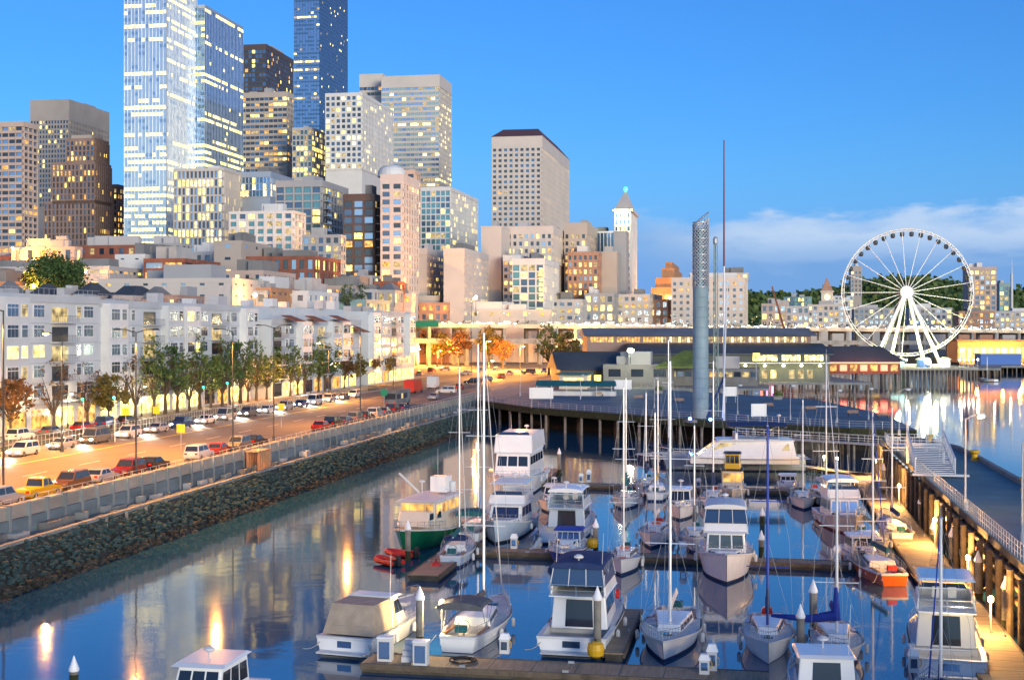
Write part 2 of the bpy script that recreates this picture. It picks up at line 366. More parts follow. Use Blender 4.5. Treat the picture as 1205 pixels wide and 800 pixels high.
def put_windows(root, wins, d, cap=100, minpx=2.6, off=.05, name='window'):
    big = [w for w in wins if min(w[3], w[4]) * FPX * .85 / d * (1 if w[0] == 0 else .45) >= minpx]
    rest = [w for w in wins if w not in big] if len(big) < len(wins) else []
    if len(big) > cap:
        big.sort(key=lambda w: -w[2]); rest = rest + big[cap:]; big = big[:cap]
    for (side, a, z, w_, h_, m, W) in big:
        if side == 0: link(name, quadmesh(w_, h_, m), root, (-W + a, -off, z))
        else: link(name, quadmesh(w_, h_, m), root, (off, a, z), R(90))
    if rest:
        mb = MB()
        for (side, a, z, w_, h_, m, W) in rest:
            if side == 0: mb.quad([(-W+a,-off,z),(-W+a+w_,-off,z),(-W+a+w_,-off,z+h_),(-W+a,-off,z+h_)], m)
            else: mb.quad([(off,a,z),(off,a+w_,z),(off,a+w_,z+h_),(off,a,z+h_)], m)
        tag(mb.build('glazing', root), kind='stuff')
def roof_plant(root, W, D, z, m, rng, n=2, h=3.5):
    for i in range(n):
        w = W * rng.uniform(.15, .4); dd = D * rng.uniform(.2, .5); x = -W + rng.uniform(.08, .9 - w / W) * W; y = D * rng.uniform(.1, .9 - dd / D)
        mb = MB(); mb.box(x, x + w, y, y + dd, z, z + h * rng.uniform(.5, 1.1), m); mb.build('roof_plant', root)
BSEED = [0]
def bld(name, label, cat, pxl, pxc, pxr, pyt, pyb, d, wall='beige', fh=3.8, bay=3.6, pier=1.4, span=1.6, depth=.4, lp=.12, pal='office', top=3.0, rows=.12, D=None, plant=2, group=None, minpx=2.6, sides=(1,1), bayside=None, topm=None, cap=100, nla=None, side_wall=None, spm=None, zb=LZ, parapet=True, blank=False):
    BSEED[0] += 1; rng = random.Random(BSEED[0] * 31)
    C, W, D = corner_box(pxl, pxc, pxr, d, D)
    zt = ZT(pyt, d); z0 = max(zb + 1, ZT(pyb, d))
    root = thing(name, label, cat, (C.x, C.y, 0), RZ, group)
    wm_ = M[wall]
    body = MB(); body.box(-W, 0, 0, D, zb - 1, zt - .6, wm_); 
    wins = []
    if not blank:
        nf = max(1, round((zt - top - z0) / fh))
        facades({'_w': wm_}, body, wins, W, D, z0, zt - top, fh, bay, pier, span, depth, lp, pal, rng, sides, rows, bayside=bayside, nolit_above=nla, spm=M[spm] if spm else None)
    if side_wall: body.box(.0, .3, 0, D, z0, zt - .6, M[side_wall])
    if not blank: body.box(-W - .06, depth + .06, -depth - .06, D + .05, zt - top, zt, M[topm or wall])
    elif parapet: body.box(-W - .15, .15, -.15, D + .15, zt - .7, zt, M[topm or wall])
    body.build('wall', root)
    if wins: put_windows(root, wins, d, cap=cap, minpx=minpx)
    if plant: roof_plant(root, W, D, zt, M[rng.choice(['lgrey', 'greyw', 'wht', 'roofg', 'roofw'])], rng, plant)
    return root, W, D, zt

OT = 'office tower'
# --- leftmost striped tower
bld('office_tower', 'pinkish tower with striped balconies cut off by the left edge of the picture', OT, -45, 27, 43, 143, 300, 760, 'pink', 3.6, 4.2, .3, 1.5, 1.0, .12, 'apt', rows=.05, top=3, plant=1)
# --- plain beige tower
bld('office_tower', 'tall plain beige tower with small dark windows and a blank top band', OT, 36, 81, 128, 117, 245, 1100, 'beige', 3.9, 2.6, 1.0, 1.5, .5, .05, 'office', top=17, rows=.03)
# --- art deco stepped tower
C, W, D = corner_box(52, 112, 131, 860)
art = thing('art_deco_tower', 'brown stepped art deco brick tower in front of the beige tower', OT, (C.x, C.y, 0), RZ)
body = MB(); wins = []; rng = random.Random(5)
def tier(x0, x1, y0, y1, z0, z1, px0, lp, rows):
    # a block whose near-right corner is (x1,y0)
    bb = MB(); w_, d_ = x1 - x0, y1 - y0; ws = []
    bb.box(-w_, 0, 0, d_, z0 - 3, z1, M['brown']); facades({'_w': M['brown']}, bb, ws, w_, d_, z0, z1 - 2, 3.7, 2.6, 1.25, .9, .6, lp, 'dark', rng, (1,1), rows)
    bb.v = [(x + x1, y + y0, z) for x, y, z in bb.v]
    return bb, ws, x1, y0
zz = [(0, 1, 290, 236, 0), (.16, 1, 236, 190, .0), (.42, .97, 190, 162, .06)]
w0 = W
for (f0, f1, pb, pt, ins) in zz:
    bb, ws, ox, oy = tier(-W + f0 * W, -W + f1 * W, ins * D, D * (1 - ins), ZT(pb, 860), ZT(pt, 860), 0, .06, .12)
    bb.build('wall', art)
    gl = MB()
    for (side, a, z, w_, h_, m, WW) in ws:
        if side == 0: gl.quad([(-WW+a+ox,-.05+oy,z),(-WW+a+w_+ox,-.05+oy,z),(-WW+a+w_+ox,-.05+oy,z+h_),(-WW+a+ox,-.05+oy,z+h_)], m)
        else: gl.quad([(.05+ox,a+oy,z),(.05+ox,a+w_+oy,z),(.05+ox,a+w_+oy,z+h_),(.05+ox,a+oy,z+h_)], m)
    tag(gl.build('glazing', art), kind='stuff')
mb = MB(); mb.box(-W * .5, -W * .1, D * .1, D * .8, ZT(163, 860), ZT(158, 860), M['beige']); mb.build('crown', art)
mb = MB(); mb.box(-W, 0, 0, D, LZ, ZT(290, 860), M['brown']); mb.build('base', art)
bld('office_tower', 'narrow dark red-brown block in the gap left of the big glass tower', OT, 120, 138, 146, 217, 290, 900, 'brown', 3.8, 3, 1.4, 1.4, .4, .25, 'dark', rows=.1, plant=0)
# --- big pale glass tower (two slabs)
root, W, D, zt = bld('glass_tower', 'big pale glass tower with rows of lit floors cut off by the top edge', OT, 146, 196, 232, -40, 300, 800, 'metal', 4.0, 2.2, .30, 2.0, .35, .012, 'pale', spm='g_pale', rows=.34, top=2, minpx=3, plant=0, bayside=2.0, cap=100)
bld('glass_tower', 'deep blue glass slab with sloping top joined to the pale glass tower', OT, 228, 241, 286, 6, 215, 840, 'metal', 4.0, 2.2, .2, 2.1, .2, .012, 'blue', spm='g_blue', rows=.34, top=2, minpx=3.2, plant=0, bayside=2.4)
bld('office_block', 'lit podium block with tall white fins at the foot of the blue glass slab', OT, 205, 262, 312, 198, 300, 700, 'bone', 4.5, 2.2, .7, .9, 1.0, .16, 'purple', rows=.3, top=1.5, plant=1)
# --- dark brown tower + lighter front
bld('office_tower', 'dark brown tower standing between the glass slab and the slim blue tower', OT, 284, 313, 345, 52, 130, 1180, 'dbrown', 4.0, 3.2, .5, 1.2, .3, .08, 'dark', top=5, rows=.06)
bld('office_tower', 'tan banded block in front of the dark brown tower', OT, 284, 338, 345, 108, 205, 1000, 'beige', 4.0, 3.4, .3, 1.9, .5, .12, 'dark', rows=.15, top=4)
bld('office_block', 'low glass pavilion with blue fascia below the tan banded block', OT, 276, 318, 345, 202, 232, 720, 'metal', 4.0, 2.0, .3, .5, .4, .1, 'blue', rows=.3, top=3, plant=1)
# --- slim blue tower
bld('glass_tower', 'tallest slim blue glass tower running out of the top of the picture', OT, 346, 376, 409, -60, 200, 1350, 'dmull', 4.0, 2.8, .2, 2.2, .25, .035, 'deep', spm='g_blue', rows=.10, top=2, minpx=3, plant=0)
bld('office_tower', 'yellow-lit narrow block at the foot of the slim blue tower', OT, 344, 367, 384, 150, 210, 960, 'lgrey', 3.8, 3.2, .8, 1.0, .4, .3, 'teal', rows=.4, top=2, plant=1)
bld('office_tower', 'white gridded tower with square dark windows beside the slim blue tower', OT, 383, 426, 462, 109, 200, 930, 'wht', 3.9, 3.7, 1.3, 1.5, .6, .12, 'office', rows=.08, top=2.5, plant=1)
bld('office_tower', 'broad white banded tower with chamfered corners and a plain top band', OT, 449, 517, 531, 88, 222, 1120, 'bone', 4.1, 3.6, .2, 2.0, .5, .10, 'green', rows=.22, top=10, plant=1, minpx=3)
bld('tower_wing', 'dark-banded left wing of the broad white tower', OT, 423, 450, 456, 87, 115, 1145, 'bone', 4.1, 3.6, .2, 1.8, .5, .10, 'dark', rows=.1, top=11, plant=0)
# --- residential cluster
root, W, D, zt = bld('apartment_tower', 'dark glass apartment tower with blue panels and stepped balconies', 'apartments', 325, 378, 408, 212, 335, 600, 'greyw', 3.3, 4.4, .7, .8, .8, .10, 'teal', rows=.12, top=3, plant=2)
root2, W2, D2, zt2 = bld('apartment_tower', 'glass apartment tower with near-black upper front and brown lit lower floors', 'apartments', 404, 440, 452, 228, 340, 570, 'dbrown', 3.3, 4.0, .8, .8, .5, .15, 'apt', rows=.25, top=3, plant=1)
for (rt, WW, zt_, d_, px_, n_) in ((root, W, zt, 600, 'a', 8), (root2, W2, zt2, 570, 'b', 9)):
    for j in range(n_):
        mb = MB(); z = zt_ - 6 - j * 3.3
        mb.box(.8, 2.6, 1, 7, z, z + .2, M['wht']); 
        mb.box(2.5, 2.58, 1, 7, z + .2, z + 1.2, M['g_sky'])
        mb.build('balcony', rt)
bld('apartment_tower', 'tall grey slab with balconies under a curved white roof', 'apartments', 448, 474, 492, 205, 345, 560, 'lgrey', 3.2, 4.6, 1.6, 1.2, .5, .12, 'apt', rows=.06, top=4, plant=0)
mb = MB(); P = A(472, 565); 
mb.lathe((0,0,0), [(6,-1),(5.8,1.2),(5,2.6),(3.4,3.7),(1.5,4.2),(.1,4.3)], M['wht'], 20); dm = mb.build('dome_roof', loc=A(461, 572, ZT(206, 572))); tag(dm, 'shallow white domed roof above the grey balcony slab', 'dome')
bld('apartment_tower', 'pink and white gridded apartment slab right of the grey balcony slab', 'apartments', 470, 488, 494, 200, 300, 640, 'pink', 3.2, 3.6, 1.0, 1.0, .4, .15, 'apt', rows=.05, top=2, plant=1)
bld('apartment_tower', 'pale green glass apartment block right of the white banded tower', 'apartments', 490, 530, 562, 220, 310, 700, 'wht', 3.2, 2.6, .5, .7, .4, .10, 'teal', rows=.05, top=2, plant=2)
bld('apartment_block', 'low grey blank-walled block with small windows below the green glass flats', 'apartments', 480, 502, 522, 292, 375, 605, 'lgrey', 3.3, 2.9, 1.4, 1.6, .3, .3, 'apt', rows=.1, top=3, plant=1, sides=(0,1))
bld('apartment_block', 'grey blank-walled block with windows on its right side', 'apartments', 522, 546, 574, 292, 375, 590, 'lgrey', 3.2, 2.9, 1.4, 1.5, .3, .25, 'apt', rows=.1, top=3, plant=2, sides=(0,1))
mb = MB(); 
bld('apartment_block', 'pale windowless concrete block left of the big beige tower', 'block', 566, 590, 600, 266, 375, 650, 'bone', blank=True, plant=1)
bld('office_block', 'small pale block with narrow windows left of the white framed flats', OT, 592, 612, 624, 300, 378, 640, 'wht', 3.3, 2.6, 1.2, 1.5, .3, .2, 'apt', plant=1)
r_, W_, D_, z_ = bld('apartment_block', 'white framed glass flats with a column of yellow lit stair windows', 'apartments', 603, 640, 656, 304, 380, 625, 'wht', 3.4, 3.8, .7, .6, .6, .12, 'teal', rows=.06, top=3, plant=2)
for j in range(7):
    mb = MB(); mb.box(-2.1, -.3, -.9, -.75, z_ - 6 - j * 2.3, z_ - 4.4 - j * 2.3, M['l_y']); mb.build('stair_window', r_)
# --- big beige tower with hipped top
M['roofm'] = mat('maroon_roof', (.13,.06,.06), .7)
root, W, D, zt = bld('office_tower', 'tall beige tower with square windows and a dark hipped roof', OT, 579, 637, 669, 160, 300, 900, 'bone', 3.5, 3.6, 1.6, 1.7, .7, .03, 'dark', top=8, rows=.06, plant=0)
mb = MB(); mb.frus(-W - .5, 1, -1, D + .5, zt, -W * .86, -W * .14, D * .12, D * .8, zt + 7, M['roofm']); mb.build('roof', root)
bld('hotel_block', 'orange-lit old hotel with a glowing crown in front of the big beige tower', 'hotel', 596, 650, 668, 266, 310, 670, 'bone', 3.4, 3.0, 1.4, 1.6, .5, .3, 'apt', top=4, rows=.2, plant=2)
bld('office_block', 'beige tall-windowed block glowing amber right of the big beige tower', OT, 664, 690, 702, 262, 350, 700, 'beige', 3.6, 3.2, 1.4, 1.5, .5, .3, 'apt', top=6, rows=.25, plant=1)
bld('office_block', 'amber-lit gridded block below the dark finned block', OT, 668, 704, 708, 296, 350, 690, 'terr', 3.5, 2.8, 1.3, 1.4, .5, .45, 'apt', top=2, rows=.25, plant=1)
bld('office_block', 'dark blue glass block with white vertical fins beside the white spired tower', OT, 694, 727, 732, 272, 300, 760, 'wht', 12, 1.9, .35, .4, .6, .08, 'deep', top=1, rows=0, plant=1)
bld('office_block', 'plain beige windowless block under the dark finned block', 'block', 698, 726, 730, 296, 350, 700, 'beige', blank=True, plant=1)
bld('office_block', 'plain grey slab directly left of the white spired tower', 'block', 722, 737, 740, 272, 345, 720, 'greyw', blank=True, plant=0)
# --- white spired tower
C, W, D = corner_box(723, 742, 749, 760)
sp = thing('spired_tower', 'white slender tower with pyramid spire and green beacon', OT, (C.x, C.y, 0), RZ)
body = MB(); wins = []; rng = random.Random(3); z1 = ZT(249, 760)
body.box(-W, 0, 0, D, LZ, z1, M['wht']); facades({'_w': M['wht']}, body, wins, W, D, ZT(345, 760), z1 - 1, 3.6, 2.4, 1.1, 1.5, .4, .2, 'apt', rng, (1,1), .05)
body.build('wall', sp); put_windows(sp, wins, 760, minpx=1.6)
mb = MB(); mb.box(-W - 1, 1.2, -1.2, D + 1, z1, z1 + 1.4, M['bone']); mb.build('cornice', sp)
mb = MB(); mb.frus(-W, 0, 0, D, z1 + 1.4, -W/2 - .5, -W/2 + .5, D/2 - .5, D/2 + .5, ZT(221, 760), M['bone']); mb.build('spire', sp)
mb = MB(); mb.lathe((-W/2, D/2, ZT(221, 760)), [(.5,0),(1.1,.7),(1.1,1.5),(.3,2.4)], lit('beacon_green', (.02,1,.45), 5), 8); mb.build('beacon', sp)
plight(sp.matrix_basis @ Vector((-W/2, -6, z1 - 1)), (1, .9, .4), 4500, 1)
for i in range(3): pass
# --- orange lit domed building
C, W, D = corner_box(766, 800, 812, 820)
dmb = thing('domed_building', 'orange floodlit stepped building with rounded top by the open sky', 'building', (C.x, C.y, 0), RZ)
for (a, b_, pt) in ((0, 1, 338), (.12, .9, 326), (.3, .75, 314), (.4, .65, 306)):
    mb = MB(); mb.box(-W * (1 - a), -W * (1 - b_), D * a * .5, D * (1 - a * .5), LZ, ZT(pt, 820), M['orangew']); mb.build('wall', dmb)
for i in range(6):
    link('window', quadmesh(2.2, 3.5, M['l_o']), dmb, (-W + 2 + i * W / 6.5, -.08, ZT(352, 820)))
plight(A(782, 800, ZT(350, 800)), SOD, 30000, 2); 
# --- cream long hotel-like block
bld('apartment_block', 'long cream block with rows of small windows behind the silver column', 'apartments', 790, 876, 893, 326, 384, 690, 'bone', 3.3, 3.3, 1.9, 1.7, .3, .14, 'apt', top=2.5, rows=.05, plant=3, D=22)
bld('apartment_block', 'set-back cream upper storeys with arched dormers on the long cream block', 'apartments', 838, 880, 888, 321, 330, 712, 'bone', 3.3, 3.3, 1.5, 1.5, .3, .3, 'apt', top=1, rows=.2, plant=2, D=15)
# --- low terrace right of the beige tower, along the viaduct
LOWS = [
 ('low_building', 'low white block with dark square windows behind the viaduct', 648, 684, 692, 352, 380, 480, 'lgrey', 'apt', .2),
 ('low_building', 'low grey building with a row of tall windows beside the white low block', 688, 722, 730, 345, 380, 500, 'greyw', 'apt', .2),
 ('low_building', 'low warm-lit warehouse with arched openings behind the viaduct', 726, 764, 770, 346, 382, 520, 'bone', 'apt', .3),
 ('low_building', 'low amber-lit brick building left of the long cream block', 756, 786, 794, 352, 384, 540, 'terr', 'apt', .35),
 ('low_building', 'pink low building with flat roof left of the clock tower', 896, 925, 934, 357, 388, 700, 'pink', 'apt', .25),
 ('low_building', 'wide white industrial shed behind the viaduct right of the cream block', 905, 952, 960, 360, 388, 760, 'lgrey', 'apt', .15),
 ('low_building', 'long pale warehouse left of the ferris wheel rim', 950, 1000, 1010, 358, 388, 820, 'bone', 'apt', .2),
 ('low_building', 'grey-blue warehouse seen through the left half of the ferris wheel', 1005, 1052, 1060, 362, 390, 850, 'greyw', 'apt', .2),
 ('low_building', 'pale warehouse seen through the right half of the ferris wheel', 1070, 1120, 1130, 362, 390, 880, 'lgrey', 'apt', .2),
 ('low_building', 'brown low warehouse right of the ferris wheel rim', 1128, 1170, 1180, 366, 390, 820, 'terr', 'apt', .3),
 ('low_building', 'grey low shed at the right edge behind the viaduct', 1165, 1230, 1240, 366, 392, 860, 'lgrey', 'apt', .3),
 ('low_building', 'teal-roofed low hall on the slope left of the clock tower', 922, 955, 960, 349, 362, 1300, 'green', 'teal', .1),
 ('low_building', 'white flat hall between the clock tower and the wheel', 978, 1004, 1010, 348, 362, 1350, 'wht', 'apt', .2),
]
for (nm, lb, a, c, r, pt, pb, d, wl, pal, lp) in LOWS:
    d += 170 if d < 620 else 60 if d < 900 else 0
    bld(nm, lb, 'building', a, c, r, pt, pb, d, wl, 3.8, 3.4, 1.4, 1.6, .3, lp, pal, top=1.5, rows=.1, plant=2, D=24)
# clock tower
C = A(973, 1250); ck = thing('clock_tower', 'slender floodlit clock tower with pyramid cap against the wooded hill', 'clock tower', (C.x, C.y, 0), RZ)
hw = 5.2; zc = ZT(344, 1250)
MB().box(-hw, hw, -hw, hw, LZ, zc, M['bone']).build('shaft', ck); MB().box(-hw - 1, hw + 1, -hw - 1, hw + 1, zc, zc + 1.2, M['bone']).build('cornice', ck)
MB().frus(-hw, hw, -hw, hw, zc + 1.2, -.3, .3, -.3, .3, ZT(327, 1250), M['terr']).build('cap_roof', ck)
for sgn in (0,):
    mb = MB(); mb.tube((0, -hw - .15, zc - 4.5), (0, -hw - .05, zc - 4.5), 2.6, M['l_w'], n=16); mb.build('clock_face', ck)
for i in (-1, 1): MB().box(i * 2.5 - 1, i * 2.5 + 1, -hw - .1, -hw, zc - 16, zc - 9, M['l_y']).build('window', ck)
plight(C + Vector((0, -30, zc - 10)), WARM, 5000, 2)
bld('office_tower', 'plain beige block rising behind the left side of the ferris wheel', OT, 1001, 1014, 1021, 313, 350, 1500, 'beige', 5, 4, 2, 2, .4, .1, 'office', top=6, D=24)
bld('apartment_tower', 'lit apartment block with amber windows right of the ferris wheel', 'apartments', 1140, 1172, 1176, 314, 372, 1000, 'pink', 3.6, 3.6, 1.3, 1.3, .5, .3, 'apt', top=3, rows=.2, D=30)
bld('apartment_tower', 'pale teal glass block beside the lit apartments at the right', 'apartments', 1176, 1187, 1193, 333, 372, 1050, 'green', 3.6, 3.2, .8, 1.1, .5, .2, 'teal', top=3, rows=.2, D=30)
mb = MB(); P = A(1190.5, 1100); mb.tube(P + Vector((0,0,LZ)), P + Vector((0,0,ZT(322, 1100))), 1.6, M['wht'], 1.0, 8); mb.tube(P + Vector((0,0,ZT(322, 1100))), P + Vector((0,0,ZT(305, 1100))), .6, M['wht'], .25, 6)
tag(mb.build('radio_mast'), 'thin white mast rising above the teal block at the far right', 'mast')
# --- market slope, left: low roofs stacked in front of the towers
MK = [
 ('market_hall', 'long white hall with two rows of small windows behind the condos', 117, 272, 276, 327, 360, 330, 'bone', 3.6, 5.2, 3.6, 2.2, .3, .2, 'apt'),
 ('market_building', 'pink two storey market building under the art deco tower', 14, 88, 96, 290, 312, 480, 'pink', 3.6, 5, 3, 2, .3, .6, 'apt'),
 ('market_building', 'long grey market hall with a glowing row of lamps under its eaves', -40, 128, 140, 313, 345, 380, 'lgrey', 4, 3, .6, 2.5, .3, .85, 'apt'),
 ('market_building', 'red low market building with pale parapet right of the pink one', 80, 172, 180, 288, 306, 500, 'brick', 4, 4, 2, 2.2, .3, .6, 'apt'),
 ('market_building', 'pale turquoise-topped block in the middle of the market roofs', 136, 170, 176, 299, 328, 400, 'wht', 4, 5, 3.4, 2.6, .3, .1, 'apt'),
 ('parking_garage', 'open deck garage with red bands between white columns', 170, 216, 222, 304, 332, 390, 'brick', 3.0, 6, .6, 1.2, .5, .5, 'apt'),
 ('market_building', 'tall tan windowless block at the right end of the garage', 252, 284, 297, 283, 332, 420, 'beige', 4, 9, 7, 3, .1, 0, 'apt'),
 ('market_building', 'grey set-back block with balconies behind the tan block', 218, 250, 258, 296, 326, 450, 'lgrey', 3.4, 3.2, 1.4, 1.4, .4, .3, 'apt'),
 ('market_building', 'wide pink block left of the brick apartment house', 262, 309, 316, 318, 350, 370, 'pink', 3.8, 3.2, 1.8, 2, .3, .2, 'apt'),
 ('apartment_house', 'red and white brick apartment house with many small square windows', 284, 370, 378, 301, 336, 420, 'brick', 3.2, 2.6, 1.1, 1.1, .3, .35, 'apt'),
 ('apartment_block', 'white stepped block with glass bays behind the brick apartment house', 270, 345, 358, 248, 305, 560, 'wht', 3.4, 4.0, 1.3, 1.2, .8, .2, 'teal'),
 ('apartment_block', 'grey and cream stepped block at the foot of the dark glass apartments', 356, 400, 406, 276, 338, 520, 'greyw', 3.3, 3.0, 1.2, 1.1, .4, .35, 'apt'),
 ('low_building', 'small pink house roof group left of the apartment towers', 372, 414, 420, 336, 358, 420, 'pink', 3.4, 3, 1.5, 1.6, .3, .2, 'apt'),
 ('low_building', 'white low block with vents behind the end of the condo row', 312, 362, 368, 342, 362, 360, 'wht', 3.4, 4, 2.4, 1.8, .3, .1, 'apt'),
 ('low_building', 'peach brick low building beside the viaduct mouth', 446, 528, 535, 356, 380, 590, 'terr', 3.4, 3, 1.5, 1.6, .3, .35, 'apt'),
 ('low_building', 'grey low row with small roof vents behind the peach brick building', 424, 484, 488, 345, 360, 500, 'lgrey', 3.4, 3, 1.5, 1.6, .3, .2, 'apt'),
 ('low_building', 'orange lit wooden market stall row at the left edge', -60, 34, 40, 331, 352, 350, 'orangew', 5, 3, .5, .8, .4, .8, 'apt'),
 ('low_building', 'pale long parapet wall block just behind the viaduct', 530, 648, 655, 364, 392, 600, 'bone', 4, 8, 6, 3, .2, .1, 'apt'),
 ('market_building', 'cluttered grey rooftop block under the pale glass tower', 168, 214, 224, 286, 305, 560, 'greyw', 3.8, 3.5, 2, 2, .3, .2, 'apt'),
 ('low_building', 'small ochre block with yellow lit awning at the end of the long white hall', 270, 318, 322, 338, 356, 345, 'orangew', 4, 4, 2, 2, .3, .3, 'apt'),
 ('low_building', 'teal-grey flat roofed shop between white roofs and the viaduct', 376, 430, 440, 352, 372, 400, 'green', 3.4, 3.5, 2, 1.8, .3, .2, 'apt'),
]
for (nm, lb, a, c, r, pt, pb, d, wl, fh, bay, pier, span, dep, lp, pal) in MK:
    bld(nm, lb, 'building', a, c, r, pt, pb, d, wl, fh, bay, pier, span, dep, lp, pal, top=1.2, rows=.08, plant=4, D=26 if d < 450 else None)
# small roofs filling the market slope
rngm = random.Random(44); _n = 0
_c = [('wht','white'),('pink','pink'),('lgrey','pale grey'),('greyw','grey'),('terr','peach'),('brick','brick red'),('bone','cream'),('green','grey-green')]
for rw, (dd, pt0, px0, px1, stp) in enumerate([(285, 350, -10, 190, 23), (345, 344, 100, 310, 25), (392, 334, -10, 120, 25), (430, 341, 215, 462, 22), (455, 326, 120, 470, 31), (500, 304, 0, 300, 34)]):
    px = px0; q = 0
    while px < px1:
        w_ = stp * rngm.uniform(.55, 1.0); c_ = rngm.choice(_c); pt_ = pt0 + rngm.uniform(-6, 5)
        if dd == 285: pt_ = max(pt_, 347)
        q += 1
        r__, W_, D_, z_ = bld('slope_house', f'small {c_[1]} building, number {q} from the left, {["first", "second", "third", "fourth", "fifth", "sixth"][rw]} row up the slope', 'building', px, px + w_, px + w_ + 4, pt_, pt_ + 20, dd + rngm.uniform(-4, 4), c_[0], 3.3, rngm.uniform(2.2, 3.6), 1.3, 1.4, .25, rngm.uniform(.1, .45), 'apt', top=1.0, rows=.1, plant=0, D=rngm.uniform(9, 14), group='small buildings up the market slope')
        if rngm.random() < .5: MB().frus(-W_ - .3, .3, -.3, D_ + .3, z_ + .01, -W_ - .3 if rngm.random() < .4 else -W_ * .6, -W_ * .4, D_ * .4, D_ * .6, z_ + rngm.uniform(1.5, 3), M[rngm.choice(['roofg', 'roofr', 'roofd', 'roofw', 'rust', 'roofg'])]).build('roof', r__)
        else: roof_plant(r__, W_, D_, z_, M[rngm.choice(['wht', 'greyw', 'lgrey', 'roofg'])], rngm, 3, 2.2)
        px += w_ + rngm.uniform(1, 8)
# ---------------------------------------------------------------- condos along the street
def condo(label, s0, s1, tf, zroof, depth, seed, warm=False, terrace=False, floors=5):
    rng = random.Random(seed); P = F(s0, tf); L = s1 - s0
    root = thing('condo_building', label, 'apartments', (P.x, P.y, 0), RZ)   # local y along the street, +x faces the road
    wl = M['condo']; tr = M['condo2']
    z0 = LZ; gf = 4.2; fh = (zroof - 1.0 - z0 - gf) / floors
    body = MB(); body.box(-depth, 0, 0, L, z0, zroof - (fh if terrace else 0), wl)
    if terrace: body.box(-depth, -4.5, 0, L, zroof - fh, zroof, wl)
    body.box(-.1, .22, 0, L, z0 + gf - .35, z0 + gf, tr)
    for j in range(1, floors): body.box(0, .07, 0, L, z0 + gf + j * fh - .12, z0 + gf + j * fh + .10, tr)
    body.box(0, .25, 0, L, zroof - .9 - (fh if terrace else 0), zroof + .3 - (fh if terrace else 0), tr)
    body.build('wall', root)
    # ground floor shopfronts
    nsh = int(L / 7)
    for i in range(nsh):
        y = 1 + i * 7.0; m = M['l_y'] if rng.random() < .55 else (M['l_o'] if rng.random() < .5 else M['g_dark'])
        MB().box(.04, .10, y, y + 5.4, z0 + .5, z0 + 3.3, m).build('shop_window', root)
    mod = 0; y = .8; nw = [0]
    def win(yy, z, w, h, x, tall=False):
        if nw[0] >= 100: return
        nw[0] += 1
        r = rng.random(); m = M['l_y'] if r < .05 else M['l_d'] if r < .10 else M[rng.choice(['g_dark', 'g_mid', 'g_sky', 'g_mid', 'g_sky'])]
        fr = MB(); fr.box(x, x + .10, yy - .10, yy + w + .10, z - .12, z + h + .10, M['white'])
        f = fr.build('window', root)
        p = MB(); k = max(1, round(w / 1.1))
        for q in range(k):
            a0 = yy + .04 + q * w / k; p.box(x + .09, x + .125, a0, a0 + w / k - .10, z + .02, z + h * .68, m); p.box(x + .09, x + .125, a0, a0 + w / k - .10, z + h * .74, z + h - .02, m)
        p.build('pane', f)
    seq = ['bay', 'flat', 'balc', 'flat', 'bay', 'flat2', 'balc', 'bay']
    while y < L - 6:
        k = seq[(mod + seed) % len(seq)]; mod += 1; wd_ = 7.6
        top_fl = floors - (1 if terrace else 0)
        if k == 'bay':
            mb = MB(); mb.box(0, 1.5, y + .3, y + wd_ - .5, z0 + gf + fh * .98, z0 + gf + top_fl * fh + .7, M['white'] if mod % 2 else wl); mb.build('bay', root)
        for j in range(top_fl):
            z = z0 + gf + j * fh + .9
            if k == 'bay':
                x = 1.5 if j > 0 else .0
                win(y + .9, z, 2.9, 1.75, x); win(y + 4.7, z, 1.6, 1.75, x)
            elif k == 'flat': win(y + .7, z, 1.3, 1.7, 0); win(y + 3.0, z, 3.0, 1.75, 0)
            elif k == 'flat2': win(y + 1.0, z, 1.2, 1.7, 0); win(y + 3.6, z, 1.2, 1.7, 0)
            else:
                b_ = MB(); b_.box(.02, 1.5, y + .2, y + 6.4, z - .95, z - .75, tr)
                b_.box(1.44, 1.47, y + .2, y + 6.4, z + .16, z + .22, M['dark'])
                for q in range(13): b_.box(1.44, 1.47, y + .2 + q * .515, y + .24 + q * .515, z - .75, z + .18, M['dark'])
                b_.build('balcony', root)
                MB().box(.015, .06, y + .8, y + 5.6, z - .75, z + 1.5, M['l_d'] if rng.random() < .35 else M['g_dark']).build('balcony_door', root)
        y += wd_
    zr = zroof - (fh if terrace else 0)
    for i in range(int(L / 11)):
        yy = rng.uniform(2, L - 5); x = -rng.uniform(3, depth - 4); MB().box(x - 2.2, x, yy, yy + rng.uniform(2, 5), zroof, zroof + rng.uniform(.8, 2.4), M[rng.choice(['wht', 'lgrey', 'roofw', 'greyw'])]).build('roof_plant', root)
    # roof terrace rail
    rl = MB()
    for q in range(int(L / 1.5)): rl.box(.05, .09, q * 1.5, q * 1.5 + .05, zr + .3, zr + 1.25, M['galv'])
    rl.box(.05, .09, 0, L, zr + 1.2, zr + 1.25, M['galv']); rl.build('roof_rail', root)
    return root, zroof, fh, z0 + gf
condo('long pale condo block with projecting window bays nearest the camera', 120, 205, -104.8, 24.6, 24, 1)
condo('white condo block with balconies behind the green street trees', 206.5, 275, -105.8, 24.2, 24, 4)
r3, zr3, fh3, g3 = condo('condo block with stepped terraces and rust coloured awnings', 278, 345, -102.5, 24.6, 26, 2, terrace=True)
